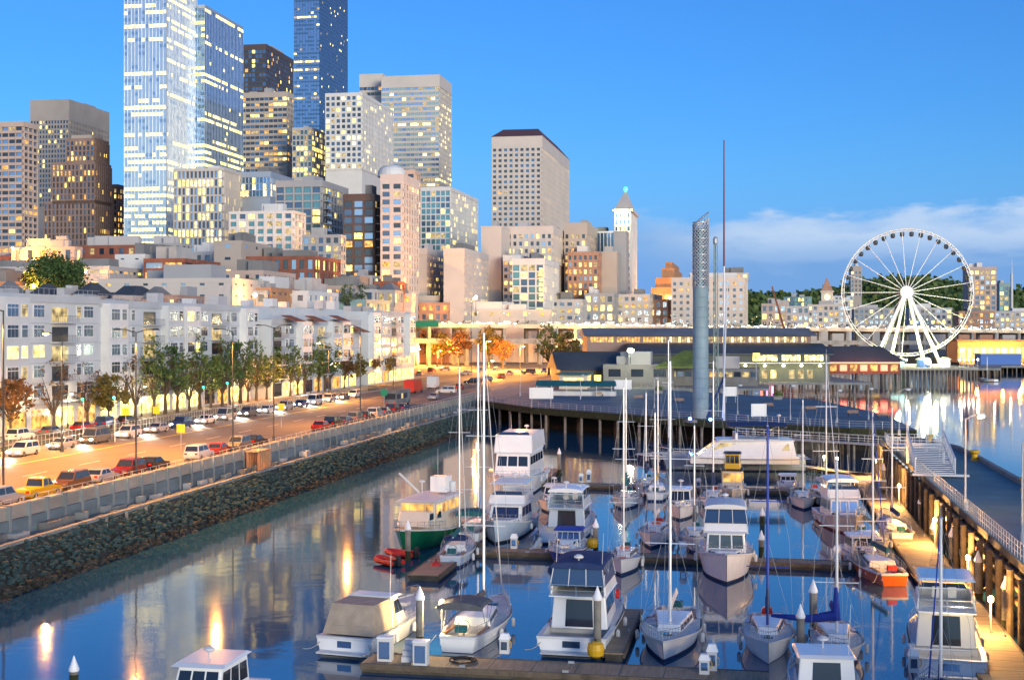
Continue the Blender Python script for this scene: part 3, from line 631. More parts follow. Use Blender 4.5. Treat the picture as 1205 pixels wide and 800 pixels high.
for (y, z) in ((6, zr3 - fh3 - .4), (22, zr3 - fh3 - .4), (40, zr3 - fh3 * 1.05), (58, zr3 - 2 * fh3)):
    mb = MB(); mb.frus(0, 3.4, y, y + 7, z, 0, 3.4, y + .3, y + 6.7, z + .15, M['rust']); 
    mb.v = [(x, yy, zz + (1.3 - x * .38)) for x, yy, zz in mb.v]; mb.build('awning', r3)
condo('last pale condo block ending beside the orange-lit street', 348, 398, -101.5, 24.2, 26, 7)
def street_lamp(p, h, arm, label, on=None, e=0, rz=0, group='tall street lamps on the waterfront road', double=False, lm='lamp', col=SOD, r=.11, drop=1.2, polem='dark', gl=1.0, spot=None):
    t = thing('street_lamp', label, 'street lamp', p, rz, group)
    mb = MB(); mb.tube((0,0,0), (0,0,.8), r * 2, M[polem], n=8); mb.tube((0,0,.8), (0,0,h), r, M[polem], r * .6, 8); mb.build('pole', t)
    for sx in ((-1, 1) if double else (1,)):
        mb = MB(); mb.path([(0,0,h - .1), (sx * arm * .5, 0, h + .25), (sx * arm, 0, h + .3)], r * .5, M[polem]); mb.build('arm', t)
        mb = MB(); mb.frus(sx * arm - .38, sx * arm + .38, -.17, .17, h + .18, sx * arm - .25, sx * arm + .25, -.1, .1, h + .38, M[polem]); lh = mb.build('lamp_head', t)
        mb = MB(); mb.lathe((sx * arm, 0, h + .02), [(.10 * gl, 0), (.24 * gl, .06), (.28 * gl, .16)], M[lm if on else 'signw'], 10); mb.build('lamp_glass', lh)
    if e:
        q = t.matrix_basis @ Vector((arm if not double else 0, 0, h - drop)); plight(q, col, e, .22, spot=spot, aim=q + Vector((0, 0, -5)) if spot else None)
    return t
# ================================================================ VIADUCT
def on_line(P0, P1, f): return P0.lerp(P1, f)
VA = A(380, 530, 23.1); VB = A(1300, 760, 19.05)
vdir = (VB - VA); vlen = vdir.length; vd = Vector((vdir.x, vdir.y, 0)).normalized(); vn = Vector((vd.y, -vd.x, 0))  # vn points to the camera side
if vn.y > 0: vn = -vn
via = thing('viaduct', 'long double-deck concrete viaduct crossing behind the waterfront', 'viaduct', (0, 0, 0))
def vbox(mb, f0, f1, o0, o1, za, zb, m):
    a = VA + vdir * f0; b = VA + vdir * f1
    P = [a + vn * o0, b + vn * o0, b + vn * o1, a + vn * o1]
    q = [(p.x, p.y, p.z + za) for p in P] + [(p.x, p.y, p.z + zb) for p in P]
    bi = len(mb.v); mb.v += q; k = mb.mi(m)
    for f in ((0,3,2,1),(4,5,6,7),(0,1,5,4),(1,2,6,5),(2,3,7,6),(3,0,4,7)): mb.f.append(tuple(bi + i for i in f)); mb.m.append(k)
mb = MB(); vbox(mb, 0, 1, -7, 7, -2.6, -1.6, M['concl']); mb.build('deck', via)
mb = MB(); vbox(mb, 0, 1, 7.0, 7.35, -2.8, -1.15, M['concl']); mb.build('parapet', via)
mb = MB(); vbox(mb, 0, 1, -7.35, -7.0, -2.8, -.6, M['concl']); mb.build('parapet', via)
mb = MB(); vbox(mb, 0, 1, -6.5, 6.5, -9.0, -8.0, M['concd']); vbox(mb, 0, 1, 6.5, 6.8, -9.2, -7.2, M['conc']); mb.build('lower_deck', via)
nc = int(vlen / 17)
for i in range(nc):
    f = (i + .5) / nc; w_ = .7 / vlen
    mb = MB(); zb = LZ - (VA + vdir * f).z - 1
    vbox(mb, f - w_, f + w_, 4.8, 6.3, zb, -2.7, M['conc']); vbox(mb, f - w_, f + w_, -6.3, -4.8, zb, -2.7, M['conc'])
    vbox(mb, f - w_ * .9, f + w_ * .9, -6.4, 6.4, -3.8, -2.7, M['conc'])
    mb.build('column', via)

# ================================================================ VEHICLES
def carmesh(kind):
    """returns dict part -> mesh; y forward, origin on the road"""
    L, W_, H = {'sedan': (4.6, 1.8, 1.42), 'suv': (4.7, 1.9, 1.75), 'van': (5.2, 2.0, 2.1), 'pickup': (5.5, 1.95, 1.8)}[kind]
    def sect(profile, hw, m, inset_top=.0, bev=.08):
        mb = MB(); n = len(profile)
        rows = []
        for sx in (-1, 1):
            rows.append([(sx * hw(z), y, z) for y, z in profile])
        b = len(mb.v); mb.v += rows[0] + rows[1]; k = mb.mi(m)
        for i in range(n):
            j = (i + 1) % n; mb.f.append((b + i, b + j, b + n + j, b + n + i)); mb.m.append(k)
        mb.f.append(tuple(b + n - 1 - i for i in range(n))); mb.m.append(k); mb.f.append(tuple(b + n + i for i in range(n))); mb.m.append(k)
        return mb
    P = M['carpaint']; zb = .28; hb = .88 if kind == 'sedan' else .98
    yr, yf = -L / 2, L / 2
    body = sect([(yr, .42), (yr + .08, zb), (yf - .1, zb), (yf, .5), (yf - .04, .66), (yf - .25, hb - .14), (yf - 1.25, hb), (yr + .9, hb), (yr + .1, hb - .02), (yr, .75)], lambda z: W_ / 2 * (1 - .03 * abs(z - .6)), P)
    if kind == 'sedan': cab = [(yr + .55, hb - .02), (yr + 1.15, H), (yf - 2.15, H), (yf - 1.35, hb - .02)]
    elif kind == 'suv': cab = [(yr + .05, hb - .02), (yr + .35, H), (yf - 1.95, H), (yf - 1.2, hb - .02)]
    elif kind == 'van': cab = [(yr + .02, hb - .02), (yr + .1, H), (yf - 1.45, H), (yf - .6, hb - .02)]
    else: cab = [(yf - 3.3, hb - .02), (yf - 3.1, H), (yf - 2.0, H), (yf - 1.3, hb - .02)]
    roof = sect(cab, lambda z: W_ / 2 * (.95 if z < 1 else .80), P)
    body.v += []; 
    off = len(body.v); body.v += roof.v; body.f += [tuple(i + off for i in f) for f in roof.f]; body.m += [0] * len(roof.f)
    gl = MB()
    (y0, z0), (y1, z1), (y2, z2), (y3, z3) = cab
    a = lambda y, z: W_ / 2 * ((.95 if z < 1 else .80)) 
    t = .16
    def lerp(p, q, f): return (p[0] + (q[0] - p[0]) * f, p[1] + (q[1] - p[1]) * f)
    for sx in (-1, 1):
        A0 = lerp((y0, z0), (y1, z1), t); A1 = lerp((y0, z0), (y1, z1), .86); B1 = lerp((y3, z3), (y2, z2), .86); B0 = lerp((y3, z3), (y2, z2), t)
        def wx(f): return sx * (W_ / 2 * (.95 + (.80 - .95) * f) + .012)
        ym = (A0[0] + B0[0]) / 2
        gl.quad([(wx(t), A0[0] + .12, A0[1]), (wx(t), ym - .05, A0[1]), (wx(.86), ym - .05, A1[1]), (wx(.86), A1[0] + .12, A1[1])], M['g_dark'])
        gl.quad([(wx(t), ym + .05, A0[1]), (wx(t), B0[0] - .12, B0[1]), (wx(.86), B1[0] - .12, B1[1]), (wx(.86), ym + .05, B1[1])], M['g_dark'])
    for (p, q, sgn) in (((y0, z0), (y1, z1), -1), ((y3, z3), (y2, z2), 1)):
        a0 = lerp(p, q, .14); a1 = lerp(p, q, .88)
        gl.quad([(-W_ / 2 * .84, a0[0] + sgn * .02, a0[1]), (W_ / 2 * .84, a0[0] + sgn * .02, a0[1]), (W_ / 2 * .72, a1[0] + sgn * .02, a1[1]), (-W_ / 2 * .72, a1[0] + sgn * .02, a1[1])], M['g_dark'])
    wh = MB(); wh.tube((-.11, 0, 0), (.11, 0, 0), .33, M['black'], n=14); wh.tube((-.12, 0, 0), (.12, 0, 0), .19, M['steel'], n=10)
    hl = MB(); hl.box(-.2, .2, -.04, .04, -.08, .08, M['steel'])
    hlo = MB(); hlo.box(-.2, .2, -.04, .04, -.08, .08, M['head'])
    tl = MB(); tl.box(-.16, .16, -.04, .04, -.1, .1, M['redlens'])
    return dict(body=body.mesh('body'), glass=gl.mesh('windows'), wheel=wh.mesh('wheel'), hl=hl.mesh('headlight'), hlo=hlo.mesh('headlight'), tl=tl.mesh('taillight'), L=L, W=W_, H=H)
M['carpaint'] = mat('car_paint', (.3, .3, .3), .25, metal=.3); M['redlens'] = mat('red_lens', (.35, .01, .01), .2, emit=(1, .02, .01), es=.25)
PAINT = {k: mat('car_paint_' + k, c, .22, metal=.25) for k, c in dict(silver=(.42,.43,.45), white=(.7,.7,.7), black=(.015,.015,.018), red=(.35,.02,.015), maroon=(.16,.02,.02), blue=(.03,.07,.2), yellow=(.75,.45,.02), grey=(.16,.165,.17), brown=(.14,.07,.035)).items()}
CARM = {k: carmesh(k) for k in ('sedan', 'suv', 'van', 'pickup')}
def car(kind, paint, p, rz, label, group, lights=False):
    c = CARM[kind]; t = thing('parked_car' if not lights else 'moving_car', label, {'van': 'van', 'pickup': 'pickup'}.get(kind, 'car'), p, rz, group)
    b = link('body', c['body'], t); b.material_slots[0].link = 'OBJECT'; b.material_slots[0].material = PAINT[paint]
    link('windows', c['glass'], b)
    for sx in (-1, 1):
        for yy in (c['L'] / 2 - .9, -c['L'] / 2 + .9): link('wheel', c['wheel'], t, (sx * (c['W'] / 2 - .1), yy, .33))
        link('headlight', c['hlo' if lights else 'hl'], t, (sx * (c['W'] / 2 - .32), c['L'] / 2 - .03, .66)); link('taillight', c['tl'], t, (sx * (c['W'] / 2 - .3), -c['L'] / 2 + .0, .78))
    return t
# parked row along the seawall (nearest first): style, paint
allord = ords = ['first', 'second', 'third', 'fourth', 'fifth', 'sixth', 'seventh', 'eighth', 'ninth', 'tenth', 'eleventh', 'twelfth', 'thirteenth','fourteenth','fifteenth','sixteenth','seventeenth','eighteenth','nineteenth','twentieth','twenty-first','twenty-second','twenty-third','twenty-fourth','twenty-fifth','twenty-sixth','twenty-seventh','twenty-eighth','twenty-ninth','thirtieth','thirty-first']
s = 84
row = [('sedan','white','white parked sedan at the bottom left end of the seawall row'), ('suv','maroon','dark red parked SUV next to the white sedan'), ('sedan','red','low red parked car behind the dark red SUV'),
 ('suv','brown','brown parked SUV fourth from the near end of the seawall row'), ('suv','silver','silver parked SUV just before the yellow pickup'), ('pickup','yellow','bright yellow parked pickup in the seawall row'), ('suv','brown','tan-brown SUV right behind the yellow pickup'),
 ('sedan','silver','silver sedan between the brown SUV and the maroon SUV'), ('suv','maroon','maroon SUV parked beside the tall lamp post'), ('sedan','black','black sedan closing the first seawall row'), None, ('suv','white','white SUV alone after the gap'), ('sedan','red','red sedan behind the white SUV'), ('suv','grey','grey SUV beside the orange seawall gate'), ('sedan','black','black sedan past the orange seawall gate')]
for r in row:
    if r: car(r[0], r[1], F(s, -64.6, LZ + .012), RZ + math.pi if random.random() < .2 else RZ + R(random.uniform(-1.5, 1.5)), r[2], 'cars parked along the seawall')
    s += 6.1
s = 197
for i, (k, c_) in enumerate([('sedan','red'),('suv','black'),('sedan','blue'),('suv','grey'),('sedan','black'),('suv','silver'),('sedan','grey'),('suv','maroon'),('sedan','blue')]):
    car(k, c_, F(s, -64.6, LZ + .012), RZ + R(random.uniform(-1.5, 1.5)), f'{c_} {k if k != "suv" else "SUV"}, {ords[i]} in the far group of cars parked by the seawall', 'cars parked along the seawall'); s += 5.9
s = 118
for i, (k, c_) in enumerate([('sedan','silver'),('sedan','white'),('suv','grey'),('sedan','blue'),('suv','black'),('sedan','maroon'),('sedan','silver'),('suv','white'),('sedan','grey'),('sedan','red'),('suv','blue'),('sedan','black')]):
    car(k, c_, F(s, -99.2, LZ + .02), RZ + R(random.uniform(-1.5, 1.5)), f'{c_} {k if k != "suv" else "SUV"}, {ords[i]} from the near end of the row across the rails', 'cars parked across the rails'); s += 6.3 + random.random() * 3
# queue of lit cars added in place of the headlight streak on the road
i = 0
for s in [96 + k * 9.2 for k in range(22)]:
    k = ['sedan', 'suv', 'sedan', 'van', 'suv'][i % 5]; pc = ['white','silver','grey','white','silver','blue'][i % 6]
    tt_ = -87.2 + random.uniform(-.25, .25)
    car(k, pc, F(s, tt_, LZ + .012), RZ + math.pi, f'{pc} {k if k != "suv" else "SUV"} with headlights on, {allord[i]} in the queue added for the headlight streak', 'oncoming cars added for the headlight streak', lights=True)
    if i % 2 == 0: plight(F(s - 2.7, tt_, LZ + .8), (1, .9, .72), 2600, .15, 'headlight_beam', spot=80, aim=F(s - 13, tt_, LZ))
    i += 1
# close-set lit cars added to read as the streak of light on the viaduct
for i in range(64):
    f = .10 + i * .0138 + random.uniform(-.003, .003); p = VA + vdir * f + vn * 4.6; p.z -= 1.58
    k = random.choice(['sedan', 'suv', 'van', 'sedan']); c = CARM[k]
    t_ = thing('moving_car', 'small car with headlights on in the traffic added for the light streak along the viaduct top deck', 'car', p, math.atan2(vd.y, vd.x) + math.pi / 2 , 'cars added on the viaduct')
    b = link('body', c['body'], t_); b.material_slots[0].link = 'OBJECT'; b.material_slots[0].material = PAINT[random.choice(['silver','white','grey'])]
    for sx in (-1, 1): link('headlight', c['hlo'], t_, (sx * .65, c['L'] / 2, .66))
for i in range(34):  # added lamps, arms over the edge, brighten the parapet into a line of light
    f = .11 + i * .026; p = VA + vdir * f + vn * 6.2; p.z -= 1.6
    street_lamp(p, 5.0, 3.2, 'slim lamp post in the evenly spaced row added to brighten the viaduct parapet', 1, 1500, math.atan2(vn.y, vn.x), group='lamp posts added along the viaduct', lm='lamp_dim', col=(1, .74, .38), r=.10, drop=.6, gl=.6)
# bus and trucks near the plaza
def truck(p, rz, label, bodymat, cabmat, L=9, H=3.1, cat='truck', name='truck'):
    t = thing(name, label, cat, p, rz)
    mb = MB(); mb.box(-1.2, 1.2, -L/2, L/2 - (0 if cat == 'bus' else 1.9), .45, H, bodymat); mb.build('body', t)
    if cat != 'bus':
        mb = MB(); mb.frus(-1.1, 1.1, L/2 - 1.8, L/2, .45, -1.05, 1.05, L/2 - 1.8, L/2 - .5, 2.4, cabmat); mb.build('cab', t)
    else:
        for i in range(int(L / 1.6) - 1):
            for sx in (-1, 1): MB().box(sx * 1.2, sx * 1.23, -L/2 + .5 + i * 1.6, -L/2 + 1.9 + i * 1.6, 1.5, 2.5, M['g_dark'] if (i + sx) % 3 else M['l_d']).build('window', t)
        MB().box(-1.05, 1.05, L/2, L/2 + .03, 1.2, 2.6, M['g_dark']).build('windscreen', t); MB().box(-1.05, 1.05, -L/2 - .03, -L/2, 1.5, 2.6, M['g_dark']).build('windscreen', t)
    for sx in (-1, 1):
        for yy in (-L/2 + 1.6, L/2 - 1.3): link('wheel', CARM['van']['wheel'], t, (sx * 1.05, yy, .45)).scale = (1.4, 1.4, 1.4)
        link('headlight', CARM['van']['hlo'], t, (sx * .8, L/2 + .02, .8)); link('taillight', CARM['van']['tl'], t, (sx * .9, -L/2 - .02, .9))
    return t
def gp(px, py, z=LZ): p = G(px, py, z); return p
truck(gp(487, 462), RZ, 'red box truck parked by the plaza corner', M['red'], M['red'])
truck(gp(510, 457), RZ + .1, 'white box truck parked just past the red box truck', M['wht'], M['wht'], L=7)
truck(gp(468, 477), RZ, 'dark tour bus on the road beside the far end of the seawall', M['concd'], M['dark'], L=11, cat='bus', name='tour_bus')
PLZ = [(510,470,'sedan','silver'),(525,463,'suv','white'),(541,458,'sedan','red'),(556,452,'suv','black'),(572,448,'sedan','silver'),(590,446,'suv','maroon'),(600,441,'sedan','white'),(622,440,'suv','grey'),(640,438,'sedan','silver'),(655,436,'suv','white'),(670,435,'sedan','black'),(548,441,'sedan','white'),(566,438,'suv','silver'),(494,442,'sedan','grey'),(508,438,'suv','maroon'),(524,436,'sedan','silver'),(584,436,'sedan','blue'),(480,444,'sedan','white')]
for i, (px, py, k, c_) in enumerate(PLZ):
    car(k, c_, gp(px, py, LZ + .03), RZ + R(random.choice([0, 90, 80, 180]) + random.uniform(-8, 8)), f'{c_} {k if k != "suv" else "SUV"} on the orange-lit plaza, number {i + 1} from the seawall corner inland', 'cars on the lit plaza')

# ================================================================ STREET LAMPS, SIGNS
LAMPS = [ # px of pole, py of base, height, lit, energy
 (73, 532, 14.5, 1, 9000), (160, 560, 15, 0, 7000), (274, 533, 15, 0, 8000), (322, 520, 15.5, 0, 0), (387, 472, 12, 1, 9000), (424, 500, 15.5, 0, 8000), (463, 463, 13, 0, 0), (4, 590, 17, 0, 9000)]
ld = ['tall lamp post standing in front of the yellow lit shopfronts', 'tall lamp post rising right beside the yellow pickup', 'lamp post in front of the green traffic signals', 'grey lamp post with wires before the dark green tree', 'slim lamp post left of the rust awnings', 'lamp post behind the far group of parked cars', 'dark lamp post near the tour bus', 'lamp post cut by the left edge of the picture']
for (px, py, h, on, e), lb in zip(LAMPS, ld): street_lamp(gp(px, py), h, 2.2, lb, on, e * 2.8, RZ + math.pi, spot=176, gl=1.3, double=px in (160, 322))
# sodium lamps in the orange street behind the condos
for i, (px, py, zl, e, lb) in enumerate([(490, 430, 411, 14000, 'bright sodium lamp nearest the condo end under the viaduct'), (515, 432, 413, 30000, 'sodium lamp right of the brightest one under the viaduct'), (572, 436, 402, 32000, 'sodium lamp behind the plaza traffic'), (612, 436, 408, 28000, 'lamp between the two round plaza trees'), (655, 436, 404, 26000, 'sodium lamp behind the yellow-green plaza tree'), (575, 446, 425, 7000, 'low plaza lamp over the brightest cars'), (440, 452, 430, 1500, 'sodium lamp among the trees at the far condo corner'), (690, 428, 402, 12000, 'sodium lamp left of the dark pier shed')]):
    P = gp(px, py); h = ZT(zl, P.y) - LZ
    street_lamp(P, max(4, h), 1.2, lb, 1, e * 2.0, RZ, gl=1.6, group='sodium lamps in the orange street', r=.12)
P = A(555, 470, LZ); street_lamp(P, ZT(352, 470) - LZ, .8, 'tall mast lamp glowing orange against the grey flats above the viaduct', 1, 5000, RZ, group='sodium lamps in the orange street')
for i, (px, py) in enumerate([(60, 512), (128, 505), (205, 492), (262, 482), (318, 475), (372, 466), (420, 458)]):
    P = G(px, py, LZ); P = F(ST(P)[0], -103.6, LZ)
    street_lamp(P, 5.2, .6, f'short lamp on the condo pavement, {ords[i]} from the near end', 1, 380, RZ, group='short pavement lamps by the condos', lm='lampy', col=WARM, r=.08, drop=.6)
# warm light at the shopfronts
# traffic signals
for i, (px, py, h, lb) in enumerate([(240, 500, 6, 'traffic signal showing green in front of the tree clump'), (268, 492, 6, 'second green traffic signal right of the tree clump'), (135, 520, 6, 'green traffic signal before the yellow shopfront'), (98, 516, 5.5, 'green traffic signal near the first tree'), (638, 440, 8, 'distant green signal on the plaza')]):
    P = gp(px, py); t = thing('traffic_signal', lb, 'traffic light', P, RZ)
    MB().tube((0,0,0), (0,0,h), .09, M['galv']).build('pole', t); MB().box(-.22, .22, -.2, .12, h - .2, h + .95, M['black']).build('housing', t)
    MB().tube((0,-.28,h + .0), (0,-.2,h + .0), .19, M['sigg'], n=12).build('green_light', t)
# road signs
for (px, py, h, kind, lb) in [(213, 535, 3.2, 'y', 'yellow diamond warning sign beside the white headlights'), (331, 503, 3.2, 'y', 'yellow diamond warning sign above the far parked cars'), (452, 480, 3, 'g', 'round green road sign near the tour bus'), (148, 508, 3, 'y', 'yellow sign on the verge in front of the shops'), (184, 506, 3, 'y', 'yellow sign in front of the green trees')]:
    P = gp(px, py); t = thing('road_sign', lb, 'road sign', P, RZ); MB().tube((0,0,0), (0,0,h), .05, M['galv']).build('post', t)
    mb = MB(); mb.tube((0,-.09,h), (0,-.05,h), .75, M['signy' if kind == 'y' else 'signg'], n=4 if kind == 'y' else 16); mb.build('panel', t)
P = A(492, 415, LZ); t = thing('overhead_sign', 'green direction sign hanging under the viaduct edge', 'road sign', P, RZ)
MB().box(-7, 6.5, -.2, 0, ZT(385, 415) - LZ, ZT(377.5, 415) - LZ, M['signg']).build('panel', t); MB().tube((-6, 0, 0), (-6, 0, 20), .2, M['galv']).build('post', t)
# fence along the rails
def fence(name, label, pts, h, gap, m, parent=None, rails=2, r=.03):
    t = parent or thing(name, label, 'fence', (0,0,0))
    mb = MB()
    for a, b in zip(pts, pts[1:]):
        n = max(1, int((b - a).length / gap))
        for i in range(n): p = a.lerp(b, i / n); mb.tube(p, p + Vector((0,0,h)), r, m, n=4)
        for k in range(rails): z = h * (1 - k / max(1, rails)); mb.tube(a + Vector((0,0,z)), b + Vector((0,0,z)), r, m, n=4)
    p = pts[-1]; mb.tube(p, p + Vector((0,0,h)), r, m, n=4)
    mb.build('railing' if parent else 'rails', t); return t
fence('rail_fence', 'grey picket fence between the road and the rail tracks', [F(120, -91.9, LZ), F(315, -91.9, LZ)], 1.5, 1.0, M['galv'], r=.035)

# ================================================================ TREES
def tree_mesh(h, cr, seed, leaf, nclump=46, nleaf=26, ls=.42, trunkh=.3, elong=1.1):
    rng = random.Random(seed); tr = MB(); lf = MB()
    th = h * trunkh; tr.tube((0,0,0), (0,0,th), h * .022 + .06, M['bark'], h * .016, 8)
    cen = Vector((0, 0, th + (h - th) * .5)); rz_ = (h - th) * .5 * elong; clumps = []
    for i in range(nclump):
        while True:
            q = Vector((rng.uniform(-1,1), rng.uniform(-1,1), rng.uniform(-1,1)))
            if .35 < q.length < 1: break
        k = 1 - .25 * max(0, q.z)
        c = cen + Vector((q.x * cr * k, q.y * cr * k, q.z * rz_ * .9)) * rng.uniform(.8, 1.05); clumps.append(c)
        if i % 2 == 0:
            mid = Vector((c.x * .4, c.y * .4, th + (c.z - th) * .45)); tr.tube((0,0,th * .95), mid, h * .010 + .02, M['bark'], h * .006, 5, cap=False); tr.tube(mid, c, h * .006, M['bark'], .015, 4, cap=False)
    for c in clumps:
        R_ = rng.uniform(.5, 1.0) * cr * .36
        for k in range(nleaf):
            p = c + Vector((rng.gauss(0, .5), rng.gauss(0, .5), rng.gauss(0, .42))) * R_
            n = Vector((rng.gauss(0,1), rng.gauss(0,1), rng.gauss(0,1) + .5)).normalized(); a = n.orthogonal().normalized(); b = n.cross(a); s_ = ls * rng.uniform(.5, 1.2)
            lf.quad([p + a * s_, p + b * s_ * .6, p - a * s_, p - b * s_ * .6], M[leaf])
    return tr.mesh('trunk'), lf.mesh('crown')
TM = {k: tree_mesh(*v) for k, v in dict(g=(10.5,2.9,1,'leafg',38,20,.30,.24), g2=(13,2.5,2,'leafg',40,16,.30,.2), d=(11.5,2.8,3,'leafd',36,17,.30,.24), y=(8,3.0,4,'leafy',44,34,.34,.25), o=(7.5,2.6,5,'leafo',40,30,.3,.25), sp=(10,2.3,6,'leafo',30,7,.24,.2), big=(17,9.5,7,'leafd',150,60,.55,.15)).items()}
def tree(p, k, label, group, sc_=1.0, z=LZ):
    t = thing('tree', label, 'tree', Vector((p[0], p[1], z)), random.uniform(0, 6), group); sc_ *= 1.12; t.scale = (sc_, sc_, sc_ * random.uniform(.92, 1.08))
    link('trunk', TM[k][0], t); link('crown', TM[k][1], t); return t
ST_T = [(175, 'o'), (186, 'sp'), (197, 'sp'), (204, 'y'), (213, 'sp')] + [(221 + k * 4.9, ['g2', 'd', 'g', 'sp', 'g2', 'g'][k % 6]) for k in range(21)] + [(330, 'o'), (342, 'y'), (354, 'o'), (368, 'y')]
kn = dict(sp='bare russet street tree', o='russet leafed street tree', g='bright green street tree', g2='tall green street tree', d='dark green street tree', y='yellow-green street tree')
for i, (s, k) in enumerate(ST_T): tree(F(s, -102.6 + random.uniform(-.4, .4)), k, f'{kn[k]} in front of the condos, {allord[i]} from the near end', 'street trees in front of the condos', random.uniform(.9, 1.12))
for i, (px, py, k, s_, lb) in enumerate([(540, 432, 'o', 1.5, 'orange-lit tree left of the plaza under the viaduct'), (520, 430, 'y', 1.3, 'small yellow-lit tree beside the brightest sodium lamp'), (575, 430, 'y', 1.5, 'yellow tree behind the plaza traffic'), (592, 434, 'o', 1.3, 'russet tree left of the round green plaza tree'), (646, 441, 'g', 1.35, 'round green tree at the end of the plaza by the pier'), (668, 438, 'y', 1.4, 'yellow-lit tree right of the round green plaza tree'), (505, 428, 'o', 1.5, 'amber tree at the condo end corner'), (533, 405, 'g', 1.2, 'small green tree behind the viaduct columns')]):
    tree(gp(px, py), k, lb, 'trees on the lit plaza', s_ * 1.15)
tree(A(66, 345), 'big', 'large round dark green tree rising behind the condo roofs at left', None, .72, z=ZT(352, 345) - 1.5); tree(A(42, 352), 'o', 'small amber-lit bush tree left of the large round tree', None, 1.3, z=ZT(352, 352) - 2)
for i, (px, d, py, k, lb) in enumerate([(303, 352, 366, 'g', 'small green roof-level tree behind the middle condo roofs'), (408, 400, 368, 'g', 'green tree group behind the last condo, left one'), (425, 402, 368, 'd', 'dark green tree behind the last condo, right one')]): tree(A(px, d), k, lb, None, .8, z=ZT(py, d))
# wooded hill far behind: one mass
lf = MB(); rng = random.Random(9)
for i in range(9000):
    x = rng.uniform(250, 1400); k = (x + 400) / 55; h = 92 + 16 * math.sin(k * .35) + 9 * math.sin(k * .9 + 1) - max(0, (k - 42)) * 2.5
    f = rng.random() ** .6; y = 2350 + 400 * f; z = LZ + (h - LZ) * f + rng.uniform(0, 9 + 9 * (rng.random() ** 4)); s_ = rng.uniform(2.5, 6)
    n = Vector((rng.gauss(0,1), -1.4, rng.gauss(0,1))).normalized(); a = n.orthogonal().normalized(); b = n.cross(a); p = Vector((x, y, z))
    lf.quad([p + a * s_, p + b * s_ * 1.2, p - a * s_, p - b * s_ * 1.2], M['leafd'] if rng.random() < .7 else M['leafg'])
tag(lf.build('hill_forest'), 'dense far wooded hillside on the skyline at right', 'woods', kind='stuff')

# ================================================================ SEAWALL
M['concp'] = mat('seawall_panel', (.34,.29,.26), .85, var=.35, vscale=.35, stretch=(1,.35,1)); M['ledge'] = mat('seawall_ledge', (.13,.17,.20), .85, var=.5, vscale=.5, stretch=(2,.3,1))
sw = thing('seawall', 'long grey concrete seawall with parapet panels and a lower ledge', 'seawall', (0,0,0), RZ)
# local frame: x = t, y = s
mb = MB(); mb.box(-60.2, -59.75, -80, 288, LZ - 2, LZ + .85, M['concp']); mb.box(-60.3, -59.65, -80, 288, LZ + .85, LZ + 1.0, M['concl']); mb.build('parapet', sw)
mb = MB(); mb.box(-59.74, -59.45, -80, 288, 2.9, LZ - .15, M['ledge']); mb.build('lower_wall', sw)
for i in range(118):
    s = -64 + i * 3.0
    if s > 286: break
    MB().box(-60.36, -59.38, s, s + .30, 2.95, LZ + 1.08, M['conc']).build('pilaster', sw)
mb = MB(); mb.box(-59.75, -57.4, -80, 288, -2, 3.0, M['ledge']); mb.build('ledge', sw)
mb = MB(); mb.box(-57.4, -56.95, -80, 288, -2, 3.25, M['conc']); mb.build('kerb', sw)
mb = MB()
rl_ = random.Random(2)
for i in range(60):
    q = 60 + i * 3.7 + rl_.uniform(-1, 1); w_ = rl_.uniform(.6, 2.6); mb.box(-59.3, -58.8 + rl_.uniform(0, .6), q, q + w_, 3.0, 3.0 + rl_.uniform(.15, .7), M[rl_.choice(['conc', 'galv', 'concd', 'concd'])])
tag(mb.build('ledge_rubble', sw), kind='stuff')
fence('', '', [Vector((-59.9, -60, LZ + 1.0)), Vector((-59.9, 288, LZ + 1.0))], .45, 2.0, M['galv'], parent=sw, rails=1)
for s in (112, 116, 120): MB().tube((-56.6, s, -.5), (-56.6, s, 3.1), .16, M['pileg'], n=8).build('fender_pile', sw)
mb = MB()
for i in range(16): mb.box(-59.72 + (i % 4) * .4, -59.5 + (i % 4) * .4, 142 + (i // 4) * 1.8, 143.2 + (i // 4) * 1.8, LZ - 1.3, LZ + 1.2, M['terr'])
# orange-lit gate structure on the ledge
t = thing('gate_shelter', 'small slatted timber gate shelter glowing orange on the seawall ledge', 'shelter', F(152, -58.3, 3.0), RZ)
mb = MB()
for i in range(8): mb.box(-.75, -.65, i * .55, i * .55 + .26, 0, 2.3, M['orangew']); mb.box(.62, .72, i * .55, i * .55 + .26, 0, 2.3, M['orangew'])
mb.build('slats', t); MB().box(-.9, .85, -.2, 4.1, 2.3, 2.42, M['brown']).build('roof', t); plight(F(154, -58.3, 5.4), SOD, 90, .1)
# riprap slope
mb = MB(); mb.v += [tuple(F(s, t, z)) for s in (-80, 300) for t, z in ((-56.9, 3.0), (-55.6, 1.1), (-53.4, -1.0))]
mb.f += [(0,1,4,3),(1,2,5,4)]; mb.m += [mb.mi(M['rockb'])] * 2
tag(mb.build('riprap_bank'), kind='structure')
rk = MB(); rng = random.Random(12); dirs = [(0,0,1),(0,0,-1)] + [(math.cos(a) * c, math.sin(a) * c, z) for z, c in ((.5,.85),(-.5,.85)) for a in [i * math.pi / 2.5 + (z > 0) * .6 for i in range(5)]]
from itertools import combinations
bmx = bmesh.new()
tmpl = []
for q in range(7):
    b2 = bmesh.new(); 
    for dd in dirs: b2.verts.new(Vector(dd) * rng.uniform(.75, 1.2))
    r_ = bmesh.ops.convex_hull(b2, input=b2.verts); b2.verts.index_update(); b2.faces.index_update()
    vs_ = [v.co.copy() for v in b2.verts]; fs_ = [tuple(v.index for v in f.verts) for f in b2.faces]; tmpl.append((vs_, fs_)); b2.free()
bmx.free()
